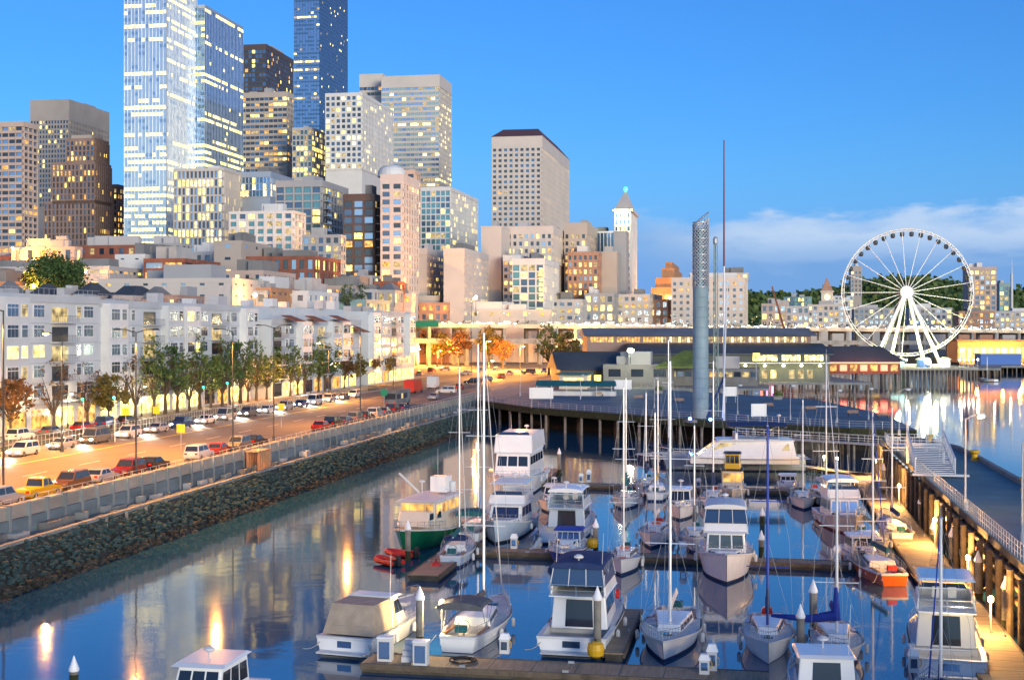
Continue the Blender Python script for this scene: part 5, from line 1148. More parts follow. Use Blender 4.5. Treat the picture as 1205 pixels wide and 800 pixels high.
# gangway on the pier
P = G(1098, 558, 5.0); t = thing('gangway', 'white trussed boarding gangway with steps standing on the raised pier', 'gangway', P, RZ + R(-3))
mb = MB()
for sx in (-1.9, 1.9):
    for (za, zb) in ((0, 0), (1.5, 1.5)): mb.tube((sx, -3, .4 + za), (sx, 12, 2.2 + zb), .09, M['white'])
    for i in range(10): y = -3 + i * 1.5; z = .4 + i * .18; mb.tube((sx, y, z), (sx, y, z + 1.5), .06, M['white']); mb.tube((sx, y, z + (1.5 if i % 2 else 0)), (sx, y + 1.5, z + (.18 if i % 2 else 1.68)), .05, M['white'])
mb.build('truss', t)
mb = MB()
for i in range(17): mb.box(-1.85, 1.85, -3 + i * .9, -2.45 + i * .9, .42 + i * .108, .50 + i * .108, M['white'])
mb.build('treads', t)
for sx in (-1.9, 1.9): MB().tube((sx, 11.5, 0), (sx, 11.5, 4.6), .14, M['white']).build('post', t)
MB().box(-2.2, 3.2, -3.6, -3.1, .2, .4, M['white']).build('foot', t)
P = G(1080, 540, 5.0); t = thing('stair_platform', 'small white railed stair platform at the head of the raised pier', 'platform', P, RZ)
MB().box(-3, 2.6, 0, 5, 1.2, 1.35, M['galv']).build('deck', t); fence('', '', [Vector((-3, 0, 1.35)), Vector((2.6, 0, 1.35)), Vector((2.6, 5, 1.35)), Vector((-3, 5, 1.35)), Vector((-3, 0, 1.35))], 1.1, .7, M['white'], parent=t, rails=3, r=.035)
for x in (-2.8, 2.4): MB().tube((x, .2, 0), (x, .2, 1.2), .08, M['galv']).build('post', t)
# yellow mooring bits on the outer kerb
for i, (s_, t_) in enumerate([(182, 21.9), (160, 24.2), (132, 24.5)]):
    t = thing('mooring_bollard', f'yellow mooring bollard on the outer pier kerb, {["farthest", "middle", "nearest"][i]} one', 'bollard', F(s_, t_, 5.0), 0, 'yellow mooring bollards on the raised pier')
    MB().lathe((0,0,0), [(.55,0),(.38,.2),(.34,.7),(.6,.95),(.5,1.15)], M['yellow'], 12).build('post', t)
# lamp poles on the raised pier
for i, (px, py, pt, e, lb) in enumerate([(1136, 600, 492, 400, 'white-headed lamp pole in the middle of the raised pier'), (1203, 640, 520, 0, 'lamp pole cut by the right edge of the picture'), (1090, 532, 472, 0, 'thin lamp pole beside the white gangway'), (1058, 512, 460, 0, 'thin lamp pole at the right end of the promenade')]):
    P = G(px, py, 5.0); street_lamp(P, ZT(pt, P.y) - 5, 1.3, lb, 1 if e else 0, e, 0, group='lamp poles on the raised pier', polem='galv', r=.10, lm='lampw')

# ================================================================ FLOATING DOCKS
def dock(name, label, T, L_, W_, rz, planks='deckw', z=.5):
    t = thing(name, label, 'dock', T, rz)       # local x along the length
    MB().box(0, L_, -W_/2, W_/2, z - .08, z, M[planks]).build('deck', t)
    MB().box(.05, L_ - .05, -W_/2 + .05, W_/2 - .05, -.35, z - .081, M['deckside']).build('float', t)
    mb = MB(); mb.box(0, L_, -W_/2 - .14, -W_/2 - .002, z - .30, z + .03, M['pileb']); mb.box(0, L_, W_/2 + .002, W_/2 + .14, z - .30, z + .03, M['pileb']); mb.build('waler', t)
    mb = MB(); n = int(L_ / 2.5)
    for i in range(1, n): mb.box(i * 2.5 - .02, i * 2.5 + .02, -W_/2, W_/2, z, z + .006, M['dark'])
    mb.build('joints', t)
    for i in range(1, int(L_ / 6)):
        for sy in (-1, 1): MB().box(i * 6 - .18, i * 6 + .18, sy * (W_/2 - .18) - .04, sy * (W_/2 - .18) + .04, z + .004, z + .14, M['galv']).build('cleat', t)
    return t
def span(pa, pb, W_, name, label, z=.5, planks='deckw'):
    a = G(*pa, z); b = G(*pb, z); d_ = b - a; return dock(name, label, (a.x, a.y, 0), d_.length, W_, math.atan2(d_.y, d_.x), planks, z)
P = F(66, 14.0, 0)
dock('main_dock', 'long warm-lit main dock running away along the raised pier', P, 122, 3.3, math.pi/2 + RZ)
span((432, 774), (905, 797), 2.5, 'finger_dock', 'nearest cross dock with white pedestals along the bottom of the picture')
span((545, 645), (832, 656), 2.0, 'finger_dock', 'left half of the middle cross dock, behind the blue canopy runabout')
span((878, 658), (1040, 664), 2.0, 'finger_dock', 'right half of the middle cross dock, left of the wooden stern boat')
span((612, 567), (965, 578), 2.2, 'finger_dock', 'third cross dock reaching from the big yacht towards the small cruisers')
span((925, 545), (1022, 559), 2.2, 'finger_dock', 'farthest cross dock below the lower walkway')
P = G(520, 663, .5); dock('finger_dock', 'short pier stub beside the green hulled boat', (P.x - 1.2, P.y - 5, 0), 17, 2.4, math.pi/2 + RZ + .0)
P = G(640, 577, .5); dock('finger_dock', 'short dock stub by the big yacht with a blue-topped post', (P.x - 2.5, P.y, 0), 26, 1.8, math.pi/2 + RZ)
for i, (px, py) in enumerate([(735, 768), (1010, 790)]): pass
P = G(722, 768, .5); dock('finger_dock', 'narrow finger between the flybridge cruiser and the bow-on sailboat', (P.x, P.y, 0), 13, 1.1, math.pi/2 + RZ)
# piles with white cones
def pile(px, py_water, py_top, label, lit_=False, r=.24, capm='cap', group='dock piles with white cone caps'):
    P = G(px, py_water, 0); H = ZT(py_top, P.y)
    t = thing('dock_pile', label, 'pile', P, 0, group)
    MB().tube((0,0,-1.5), (0,0,.9), r * 1.02, M['weed'], n=12).build('waterline_growth', t); MB().tube((0,0,-1.5), (0,0,H - .75), r, M['pileg'], n=12).build('post', t)
    MB().lathe((0,0,H - .8), [(r * 1.15, 0), (r * 1.22, .12), (r * .08, .85)], M[capm], 14).build('cap', t)
    return t
for (px, pw, pt, lb) in [(87, 812, 772, 'lone capped pile at the bottom left of the water'), (494, 765, 690, 'capped pile lit yellow beside the white pedestals'), (703, 775, 690, 'tall capped pile between the flybridge cruiser and its neighbour'), (942, 775, 711, 'dark capped pile behind the bow of the white sailboat'), (957, 755, 682, 'capped pile, the right one of the close pair in open water'),
 (862, 560, 510, 'x'), (896, 655, 624, 'capped pile right of the trawler bow'), (897, 618, 597, 'capped pile up behind the trawler'), (909, 590, 568, 'x'), (701, 648, 610, 'capped pile right of the blue canopy runabout'), (735, 690, 662, 'x'), (1183, 745, 678, 'pale capped pile at the right edge of the main dock'), (1151, 712, 648, 'brightly lit capped pile beside the raised pier'), (1120, 670, 620, 'grey capped pile standing against the raised pier'), (1098, 640, 612, 'capped pile against the raised pier behind the sailboat masts'),
 (1083, 622, 583, 'bright lit capped pile in the middle of the main dock'), (1040, 585, 545, 'lit capped pile near the far end of the main dock'), (1028, 568, 535, 'grey capped pile at the far end of the main dock'), (480, 660, 612, 'pale post against the green hull'), (658, 560, 527, 'slim post with blue cap in open water')]:
    if lb == 'x': continue
    pile(px, pw, pt, lb)
# pedestals
def pedestal(px, py, label, h=1.25, lit_=False, kind='box'):
    P = G(px, py, .5); t = thing('power_pedestal', label, 'pedestal', P, RZ, 'white power pedestals on the docks')
    MB().box(-.28, .28, -.22, .22, 0, h * .72, M['white']).build('post', t); MB().frus(-.34, .34, -.26, .26, h * .72, -.2, .2, -.16, .16, h, M['cap']).build('head', t); MB().box(-.18, .18, -.26, -.222, h * .2, h * .6, M['g_blue' if not lit_ else 'l_y']).build('door', t)
    mb = MB(); mb.path([(.30 + .12 * math.cos(a), -.1, .55 + .22 * math.sin(a)) for a in [k * math.pi / 5 for k in range(11)]], .03, M['yellow']); mb.build('hose', t)
    return t
for (px, py, lb, h) in [(594, 768, 'white rounded pedestal right of the lit sailboat stern', 1.2), (838, 788, 'white pedestal at the right end of the near cross dock', 1.5), (829, 792, 'smaller pedestal just left of the one at the dock end', 1.1), (605, 645, 'white pedestal below the blue windshield cruiser', 1.3), (804, 655, 'white pedestal on the middle dock beside the sailboat mast', 1.3), (985, 660, 'white pedestal on the right half of the middle dock', 1.3), (684, 567, 'pedestal at the left of the third dock', 1.1), (693, 567, 'tall pedestal beside another at the left of the third dock', 1.6), (822, 573, 'small pedestal on the third dock before the catamaran', 1.1), (1075, 790, 'white pedestal at the bow of the blue topped cruiser', 1.3)]:
    pedestal(px, py, lb, h)
# dock boxes (blue faced) at near dock
for (px, py, lb) in [(452, 778, 'white dock locker with pale blue face at the left dock end'), (494, 783, 'second dock locker with blue face under the lit pile')]:
    P = G(px, py, .5); t = thing('dock_locker', lb, 'locker', P, RZ, 'dock lockers'); MB().box(-.42, .42, 0, .6, 0, 1.35, M['white']).build('body', t); MB().box(-.32, .32, -.02, 0, .15, 1.15, M['g_sky']).build('door', t); MB().box(-.46, .46, -.05, .65, 1.35, 1.42, M['cap']).build('lid', t)
for (px, py, lb) in [(478, 779, 'leaning gangplank ladder beside the dock lockers')]:
    P = G(px, py, .5); t = thing('boarding_steps', lb, 'steps', P, RZ)
    mb = MB()
    for i in range(4): mb.box(-.3, .3, i * .28, i * .28 + .26, 0, .3 + i * .28, M['white'])
    mb.build('treads', t)
for (px, py, lb) in [(701, 773, 'yellow float hanging at the dock beside the flybridge cruiser'), (697, 645, 'yellow float beside the blue canopy runabout')]:
    P = G(px, py, .5); t = thing('mooring_float', lb, 'float', P, RZ); t.scale = (.95, .95, .95)
    MB().lathe((0,0,0), [(.25,0),(.5,.15),(.55,.5),(.48,.85),(.2,1.0)], M['yellow'], 14).build('body', t); MB().tube((0,0,.98), (0,0,1.15), .06, M['black']).build('eye', t)
mb = MB(); o = None
for (px, py, lb) in [(545, 778, 'coiled black hose lying on the near dock')]:
    P = G(px, py, .5); mb = MB(); mb.path([(math.cos(a) * (.5 + a * .02), math.sin(a) * (.5 + a * .02), .05 + a * .004) for a in [k * .5 for k in range(38)]], .04, M['black'], n=5); o = mb.build('hose_coil', loc=P); tag(o, lb, 'hose')
# dock lights
for (px, py, zz, e, col, lb) in [(447, 752, 2.2, 620, (1,.66,.28), 'warm dock lamp at the left end of the near dock'), (520, 752, 2.4, 520, (1,.66,.28), 'warm dock lamp at the lit sailboat stern'), (1139, 690, 2.3, 1300, (1,.50,.14), 'warm lamp glowing on the main dock by the bright pile'), (1166, 745, 2.3, 1100, (1,.50,.14), 'warm lamp at the near end of the main dock'), (1100, 640, 2.3, 1200, (1,.50,.14), 'warm lamp on the main dock beside the wooden stern boat'), (1058, 595, 2.3, 1300, (1,.50,.14), 'warm lamp on the main dock beyond the white trawlers'), (1030, 562, 2.3, 1300, (1,.50,.14), 'warm lamp at the far end of the main dock'), (970, 551, 1.7, 260, (1,.75,.35), 'left small white lamp on the farthest dock'), (985, 553, 1.7, 260, (1,.75,.35), 'right small white lamp on the farthest dock'), (606, 575, 2.4, 420, (1,.7,.3), 'warm lamp between the two yachts'), (508, 628, 2.0, 300, (1,.66,.28), 'warm lamp beside the green hulled boat')]:
    P = G(px, py, .5); t = thing('dock_lamp', lb, 'lamp', P, RZ, 'warm dock lamps'); MB().tube((0,0,0), (0,0,zz - .3), .06, M['galv']).build('post', t); MB().lathe((0,0,zz - .3), [(.1,0),(.17,.06),(.17,.3),(.06,.4)], M['lampy'], 8).build('lamp_glass', t)
    plight(P + Vector((-.5, -.5, zz)), col, e * (1.5 if px > 1000 else 1.3), .12)

# ================================================================ BOATS
def hull_stations(L, B, F0, F1, n=16, fine=2.2, transom=.86, rake=.9, midfull=.55):
    st = []
    for i in range(n + 1):
        f = i / n
        w = (transom + (1 - transom) * math.sin(min(1, f / midfull) * math.pi / 2)) if f < midfull else (1 - ((f - midfull) / (1 - midfull)) ** fine)
        st.append((f, max(.012, w) * B / 2, F0 + (F1 - F0) * f ** 1.8 - .10 * math.sin(f * math.pi)))
    return st
def make_hull(root, L, B, F0, F1, top, stripe='navy', bottom='antif_k', fine=2.2, transom=.86, rake=.9, gun='white', cockpit=.3, cd=.65, deck='deckm', flare=.84, name='hull'):
    st = hull_stations(L, B, F0, F1, fine=fine, transom=transom); mb = MB(); mb.sm = False
    rows = []
    for f, w, dz in st:
        y = -L/2 + L * f; ys = lambda z: y + rake * (f ** 3) * (max(z, -.4) / F1)
        wl = w * (flare - .22 * f * f); r_ = []
        for (ww, z) in ((0.0, -.45), (wl * .8, -.28), (wl, 0.03), (wl + (w - wl) * .15, .20), (wl + (w - wl) * .8, dz - .16), (w, dz - .13), (w, dz)): r_.append((ww, ys(z), z))
        rows.append(r_)
    mats = [bottom, bottom, stripe, top, gun, gun]
    for sx in (-1, 1):
        b = len(mb.v)
        for r_ in rows: mb.v += [(sx * x, y, z) for x, y, z in r_]
        nr = 7
        for i in range(len(rows) - 1):
            for j in range(nr - 1):
                q = (b + i*nr + j, b + (i+1)*nr + j, b + (i+1)*nr + j+1, b + i*nr + j+1); mb.f.append(q if sx > 0 else q[::-1]); mb.m.append(mb.mi(M[mats[j]]))
    r_ = rows[0]
    for j in range(6): mb.quad([(-r_[j][0], r_[j][1], r_[j][2]), (r_[j][0], r_[j][1], r_[j][2]), (r_[j+1][0], r_[j+1][1], r_[j+1][2]), (-r_[j+1][0], r_[j+1][1], r_[j+1][2])], M[mats[j]])
    h = mb.build(name, root)
    dk = MB(); k = int(cockpit * 16 + .5)
    def dp(i, ins=.12, dz=-.06): f, w, d_ = st[i]; return max(.0, w - ins), -L/2 + L*f + rake * f**3 * .98 - (.1 if i == 16 else 0), d_ + dz
    for i in range(16):
        (w0, y0, z0), (w1, y1, z1) = dp(i), dp(i + 1)
        if i < k:
            z0 = z1 = F0 - cd
            for sx in (-1, 1):
                (W0, _, Z0), (W1, _, Z1) = dp(i, .0, -.005), dp(i + 1, .0, -.005); w0i, w1i = w0 - .18, w1 - .18
                dk.quad([(sx*W0, y0, Z0), (sx*W1, y1, Z1), (sx*w1i, y1, Z1), (sx*w0i, y0, Z0)][::sx], M[gun]); dk.quad([(sx*w0i, y0, Z0), (sx*w1i, y1, Z1), (sx*w1i, y1, z1), (sx*w0i, y0, z0)], M[gun])
        dk.quad([(-w0, y0, z0), (w0, y0, z0), (w1, y1, z1), (-w1, y1, z1)], M['teak' if i < k and deck != 'deckm' else deck])
    if k:
        w, y, z = dp(k); dk.box(-w, w, y - .05, y + .02, F0 - cd, z, M[gun]); w, y, z = dp(0, .05, 0); dk.box(-w, w, y + .01, y + .3, F0 - cd, z, M[gun])
    dk.build('deck', root)
    return st
def edgept(st, L, f, rake, ins=.1, up=0):
    i = min(15, int(f * 16)); g_ = f * 16 - i; w = st[i][1] * (1 - g_) + st[i+1][1] * g_; z = st[i][2] * (1 - g_) + st[i+1][2] * g_
    return max(0, w - ins), -L/2 + L * f + rake * f ** 3, z + up
def bow_rail(root, st, L, rake, f0, h=.65, m='steel', f1=.985, n=9, r=.022):
    mb = MB(); P = {-1: [], 1: []}
    for i in range(n):
        f = f0 + (f1 - f0) * i / (n - 1); w, y, z = edgept(st, L, f, rake, .12)
        for sx in (-1, 1): mb.tube((sx*w, y, z - .05), (sx*w, y, z + h), r, M[m], n=4); P[sx].append((sx*w, y, z + h))
    mb.path(P[-1] + P[1][::-1], r, M[m], n=4); mb.path([(x, y, z - h * .45) for x, y, z in P[-1] + P[1][::-1]], r * .7, M[m], n=4); mb.build('bow_rail', root)
def cabin(root, y0, y1, w0, w1, z0, z1, sf, sr, m, tum=.1, name='cabin', win=None, glass='glassb', front=True, rear=False, nside=3, nfront=3, wz=(.42, .86), roof=None):
    """sloped box: rear at y0, front at y1; w0/w1 half widths at rear/front; sf/sr: how far the top is set back at front/rear"""
    b = [(-w0, y0, z0), (w0, y0, z0), (w1, y1, z0), (-w1, y1, z0)]; t_ = [(-w0 + tum, y0 + sr, z1), (w0 - tum, y0 + sr, z1), (w1 - tum, y1 - sf, z1), (-w1 + tum, y1 - sf, z1)]
    mb = MB(); mb.v += b + t_; mb.f += [(4,5,6,7),(0,1,5,4),(1,2,6,5),(2,3,7,6),(3,0,4,7)]; mb.m += [mb.mi(M[m])] * 5
    c = mb.build(name, root); bv = c.modifiers.new('soft_edges', 'BEVEL'); bv.width = .07; bv.segments = 2; bv.limit_method = 'ANGLE'
    def pane(A0, A1, B0, B1, u0, u1, v0, v1, nm='window'):
        A0, A1, B0, B1 = map(Vector, (A0, A1, B0, B1))
        q = lambda u, v: (A0.lerp(A1, u)).lerp(B0.lerp(B1, u), v)
        n = (A1 - A0).cross(B0 - A0).normalized() * .015; p = [q(u0, v0) + n, q(u1, v0) + n, q(u1, v1) + n, q(u0, v1) + n]
        MB().quad(p, M[glass]).build(nm, c)
    fr = lambda n, k, g=.06: ((k + g) / n, (k + 1 - g) / n)
    if nside:
        for k in range(nside):
            u0, u1 = fr(nside, k); s0, s1 = .05 + u0 * .9, .05 + u1 * .9
            pane(b[1], b[2], t_[1], t_[2], s0, s1, *wz); pane(b[3], b[0], t_[3], t_[0], 1 - s1, 1 - s0, *wz)
    if front and nfront:
        for k in range(nfront): u0, u1 = fr(nfront, k); pane(b[2], b[3], t_[2], t_[3], .04 + u0 * .92, .04 + u1 * .92, wz[0] - .04, wz[1] + .03, 'windscreen')
    if rear: pane(b[0], b[1], t_[0], t_[1], .25, .75, .05, .88, 'cabin_door')
    if roof:
        r_ = MB(); o = .14; r_.frus(-w0 - o + tum, w0 + o - tum, y0 + sr - o * 2, y1 - sf + o * 2.5, z1 + .003, -w0 + tum, w0 - tum, y0 + sr, y1 - sf, z1 + .13, M[roof]); r_.build('roof', root)
    return c
def hardtop(root, y0, y1, w, z, m='white', h=.12, posts=None, name='hardtop'):
    mb = MB(); mb.frus(-w, w, y0, y1, z, -w * .9, w * .9, y0 + .12, y1 - .2, z + h, M[m]); o = mb.build(name, root)
    if posts is not None:
        for (x, y) in ((-w * .88, y0 + .2), (w * .88, y0 + .2), (-w * .88, y1 - .3), (w * .88, y1 - .3)): MB().tube((x, y, posts), (x * .98, y, z), .03, M['steel']).build('post', o)
    return o
def bimini(root, y0, y1, w, z, m, zb, bulge=.28):
    mb = MB(); n = 8; rows = []
    for j in range(5):
        y = y0 + (y1 - y0) * j / 4; e = .10 * (1 - ((j - 2) / 2) ** 2)
        rows.append([(w * math.sin((i / n - .5) * math.pi), y, z + e + bulge * (math.cos((i / n - .5) * math.pi)) - bulge) for i in range(n + 1)])
    for j in range(4):
        for i in range(n):
            mb.quad([rows[j][i], rows[j][i+1], rows[j+1][i+1], rows[j+1][i]], M[m])
    for r_ in (rows[0], rows[-1]): mb.quad([(r_[0][0], r_[0][1], r_[0][2] - .12), (r_[-1][0], r_[-1][1], r_[-1][2] - .12)] + r_[::-1], M[m])
    o = mb.build('bimini', root)
    mb = MB()
    for y in (y0, (y0 + y1) / 2, y1):
        for sx in (-1, 1): mb.tube((sx * w, y, z - bulge), (sx * w * .95, (y0 + y1) / 2, zb), .022, M['steel'], n=4)
    mb.build('frame', o); return o
def radar(root, x, y, z0, z1, m='white', dome=True):
    mb = MB(); mb.tube((x, y, z0), (x, y, z1), .05, M[m]); 
    if dome: mb.lathe((x, y, z1), [(.18,0),(.30,.06),(.30,.16),(.12,.26)], M['white'], 12)
    else: mb.box(x - .7, x + .7, y - .06, y + .06, z1, z1 + .12, M['white'])
    return mb.build('radar', root)
def antenna(root, x, y, z, h, lean=.0):
    MB().tube((x, y, z), (x + lean, y - lean, z + h), .025, M['white'], .012, 4).build('antenna', root)
def fenders(root, st, L, rake, fs, m='white', side=(-1, 1)):
    for f in fs:
        for sx in side:
            w, y, z = edgept(st, L, f, rake, -.14); MB().lathe((sx * w, y, z - .85), [(.03,0),(.13,.08),(.13,.55),(.03,.65)], M[m], 8).build('fender', root)
def moor(root, L, rake, F1, B):
    for sx in (-1, 1):
        for (a, b) in (((sx * B * .38, -L/2 + .2, 1.0), (sx * B * .6, -L/2 - .9, .5)),):
            a, b = Vector(a), Vector(b); pts_ = [a.lerp(b, k / 5) - Vector((0, 0, .25 * math.sin(math.pi * k / 5))) for k in range(6)]
            MB().path(pts_, .022, M['rope'], n=4).build('mooring_line', root)
def place(px, py, end, L, off=0.0):
    """end 'stern': the stern waterline is at (px,py), bow away; 'bow': the bow is nearest"""
    p = G(px, py, 0); a = RZ + off; fwd = Vector((-math.sin(a), math.cos(a), 0))
    return (p + fwd * L / 2, a) if end == 'stern' else (p + fwd * L / 2, a + math.pi)
def boat(name, label, px, py, end, L, off=0.0, cat='motor boat', group=None):
    P, a = place(px, py, end, L, off); return thing(name, label, cat, P, a, group)

_sr = random.Random(77)
def seedc(): return _sr.random()
def sailboat(label, px, py, end, L, B, mast_px, off=0.0, hull='gel', stripe='navy', mastm='alu', cover='navy', dodger=None, bim=None, lamp=False, boomcover=True, jib='white', hatch=None, mastx=0, spreaders=2, F0=1.0, F1=1.45, shr=True, bottom='antif_b', deck='deckm'):
    t = boat('sailboat', label, px, py, end, L, off, 'sailboat'); rake = .9
    st = make_hull(t, L, B, F0, F1, hull, stripe, bottom, fine=1.9, transom=.62, rake=rake, cockpit=.30, cd=.55, deck=deck)
    cabin(t, -L * .18, L * .22, B * .33, B * .20, F0 - .08, F0 + .48, .5, .1, 'gel' if hull != 'cream' else 'cream', .12, nside=4, front=False, wz=(.3, .75), name='coachroof')
    mb = MB(); mb.box(-.3, .3, L * .30, L * .30 + .55, F0 + .16, F0 + .28, M['glassb' if not hatch else hatch]); mb.build('hatch', t)
    if hatch: MB().box(-.42, .42, -L * .12, -L * .02, F0 + .44, F0 + .62, M[hatch]).build('companion_hatch', t)
    my = L * .10; H = ZT(mast_px, t.location.y)
    r_ = .095 if L > 9 else .08
    mast = MB().tube((0, my, F0 + .3), (0, my, H), r_, M[mastm], r_ * .75, 8).build('mast', t)
    for k in range(spreaders):
        z = F0 + (H - F0) * (k + 1) / (spreaders + 1.15); w = B * (.40 - .08 * k); mb = MB(); mb.tube((-w, my - .1, z), (w, my - .1, z), .035, M[mastm], n=5); mb.build('spreader', mast)
    mb = MB(); mb.box(-.05, .05, my - .5, my + .3, H, H + .05, M['galv']); mb.tube((0, my, H), (0, my, H + .7), .012, M['galv'], n=4); mb.build('masthead', mast)
    if shr:
        z1 = F0 + (H - F0) * .97; w, y, z = edgept(st, L, .60, rake, .05); zs = F0 + (H - F0) * .45; ws = B * .40
        mb = MB(); rr = .010
        for sx in (-1, 1): mb.path([(sx*w, y, z), (sx*ws, my - .1, zs), (0, my, z1)], rr, M['wire'], n=3); mb.tube((sx*w, y - .3, z), (0, my, zs), rr, M['wire'], n=3)
        mb.tube((0, -L/2 + .1, F0), (0, my, z1), rr, M['wire'], n=3); mb.build('shrouds', t)
        mb = MB(); mb.tube((0, L/2 + rake * .8, F1), (0, my + .1, z1), .05 if jib else rr, M[jib or 'wire'], .03 if jib else rr, 6); mb.build('furled_jib', t)
    bz = F0 + 1.25; by = -L * .34
    MB().tube((0, my, bz), (0, by, bz + .05), .07, M[mastm], .06, 6).build('boom', t)
    if boomcover:
        mb = MB(); mb.frus(-.14, .14, by + .2, my - .05, bz + .05, -.05, .05, by + .5, my, bz + .42, M[cover]); mb.tube((0, my + .12, bz), (0, my + .02, bz + 1.5), .16, M[cover], .09, 8); mb.build('sail_cover', t)
    if dodger: bimini(t, -L * .20, -L * .08, B * .34, F0 + 1.25, dodger, F0 + .4)
    if bim: bimini(t, -L * .46, -L * .22, B * .40, F0 + 2.0, bim, F0 + .1, .35)
    bow_rail(t, st, L, rake, .80, .6); bow_rail(t, st, L, rake, .05, .6, f1=.78, n=7, r=.016)
    mb = MB(); mb.lathe((0, -L * .36, F0 - .5), [(.06,0),(.06,.75)], M['steel'], 8); mb.path([(.38 * math.cos(a), -L * .36, F0 + .35 + .38 * math.sin(a)) for a in [k * math.pi / 6 for k in range(13)]], .025, M['steel'], n=4); mb.build('steering_wheel', t)
    fenders(t, st, L, rake, (.35, .6)); moor(t, L, rake, F1, B)
    mb = MB(); mb.box(-.35, .35, -L * .44, -L * .40, F0 + .1, F0 + .5, M['red' if seedc() < .3 else 'tealc']); mb.build('locker', t)
    for sx in (-1, 1): MB().box(sx * B * .30 - .12, sx * B * .30 + .12, -L * .42, -L * .2, F0 - .15, F0 + .02, M['teak']).build('cockpit_seat', t)
    return t, st

def cruiser(label, px, py, end, L, B, off=0.0, hull='gel', stripe='navy', cab=(.34, .74), cabh=1.35, fly=True, flyh=.75, top=None, topm='white', canvas=None, F0=1.15, F1=1.75, bottom='antif_k', cabm='gel', nside=3, nfront=3, rear=True, arch=True, radarz=1.0, sf=.9, transom=.9, name='cabin_cruiser', glass='glassb', cockpit=.30, wfac=.40, deck='deckm', ant=2, flyrail=True, platform=True, wz=(.42, .86), roofm='gel', cat='motor boat'):
    t = boat(name, label, px, py, end, L, off, cat); rake = 1.1
    st = make_hull(t, L, B, F0, F1, hull, stripe, bottom, fine=2.3, transom=transom, rake=rake, cockpit=cockpit, cd=.6, deck=deck)
    y0 = -L/2 + L * cab[0]; y1 = -L/2 + L * cab[1]; zc = F0 + cabh
    # trunk cabin forward
    cabin(t, y1 - .3, y1 + L * .14, B * .34, B * .20, F0 + .0, F0 + .62, .7, .0, cabm, .15, nside=2, front=False, wz=(.45, .8), name='trunk_cabin')
    cabin(t, y0, y1, B * wfac, B * wfac * .9, F0 - .1, zc, sf, .1, cabm, .16, nside=nside, nfront=nfront, rear=rear, glass=glass, wz=wz, roof=roofm)
    zt_ = zc + .13
    if fly:
        fy0, fy1 = y0 - (L * .10 if rear else 0), y1 - sf - .1
        mb = MB(); w = B * wfac * .95; mb.box(-w, w, fy0, fy1, zt_, zt_ + .07, M[cabm])
        for sx in (-1, 1): mb.frus(sx * w - .05, sx * w + .05, fy0 + .8, fy1, zt_ + .05, sx * w * .95 - .04, sx * w * .95 + .04, fy0 + 1.0, fy1 - .5, zt_ + flyh, M[cabm])
        mb.frus(-w, w, fy1 - .15, fy1, zt_ + .05, -w * .95, w * .95, fy1 - .6, fy1 - .5, zt_ + flyh, M[cabm]); mb.build('flybridge', t)
        MB().frus(-w * .85, w * .85, fy1 - .55, fy1 - .5, zt_ + flyh, -w * .75, w * .75, fy1 - .85, fy1 - .8, zt_ + flyh + .32, M['vinyl']).build('venturi', t)
        for sx in (-.45, .45): mb = MB(); mb.box(sx - .25, sx + .25, fy1 - 1.9, fy1 - 1.4, zt_ + .4, zt_ + .55, M['deckm']); mb.box(sx - .25, sx + .25, fy1 - 1.98, fy1 - 1.9, zt_ + .4, zt_ + 1.05, M['deckm']); mb.tube((sx, fy1 - 1.65, zt_), (sx, fy1 - 1.65, zt_ + .4), .07, M['steel']); mb.build('seat', t)
        if flyrail:
            mb = MB(); pts_ = [(-w * .95, fy0 + 1.0, zt_ + .75), (-w * .95, fy0 + .1, zt_ + .75), (w * .95, fy0 + .1, zt_ + .75), (w * .95, fy0 + 1.0, zt_ + .75)]; mb.path(pts_, .025, M['steel'], n=4); mb.path([(x, y, z - .35) for x, y, z in pts_], .02, M['steel'], n=4)
            for x, y, z in pts_ + [(0, fy0 + .1, zt_ + .75)]: mb.tube((x, y, zt_), (x, y, z), .02, M['steel'], n=4)
            mb.build('fly_rail', t)
        if top:
            if top == 'bimini': bimini(t, fy0 + .6, fy1 - .5, w * .98, zt_ + 1.85, topm, zt_ + .5)
            elif top == 'hard': hardtop(t, fy0 + .5, fy1 - .3, w, zt_ + 1.8, topm, .14, posts=zt_ + .5)
            elif top == 'enclosed':
                mb = MB(); mb.frus(-w, w, fy0 + .5, fy1 - .2, zt_ + .6, -w * .9, w * .9, fy0 + .8, fy1 - .7, zt_ + 1.75, M['vinyl']); mb.build('enclosure', t)
                mb = MB()
                for sx in (-1, -.33, .33, 1): mb.tube((sx * w, fy0 + .48, zt_ + .6), (sx * w * .9, fy0 + .78, zt_ + 1.75), .035, M['white'], n=4); mb.tube((sx * w, fy1 - .18, zt_ + .6), (sx * w * .9, fy1 - .68, zt_ + 1.75), .035, M['white'], n=4)
                mb.build('frame', t); bimini(t, fy0 + .5, fy1 - .5, w * .98, zt_ + 2.1, topm, zt_ + .7)
        if arch:
            mb = MB(); ay = fy0 + 1.1; mb.path([(-w, ay - .4, zt_), (-w * .92, ay, zt_ + 1.25), (w * .92, ay, zt_ + 1.25), (w, ay - .4, zt_)], .07, M[cabm], n=6); mb.build('radar_arch', t); radar(t, 0, ay, zt_ + 1.25, zt_ + 1.25 + radarz)
            for k in range(ant): antenna(t, (-1) ** k * w * .85, ay, zt_ + 1.3, 2.6, .15)
    else:
        if arch: radar(t, 0, (y0 + y1) / 2, zt_, zt_ + .6 * radarz)
        for k in range(ant): antenna(t, (-1) ** k * B * .3, y0 + .4, zt_, 2.6, .1)
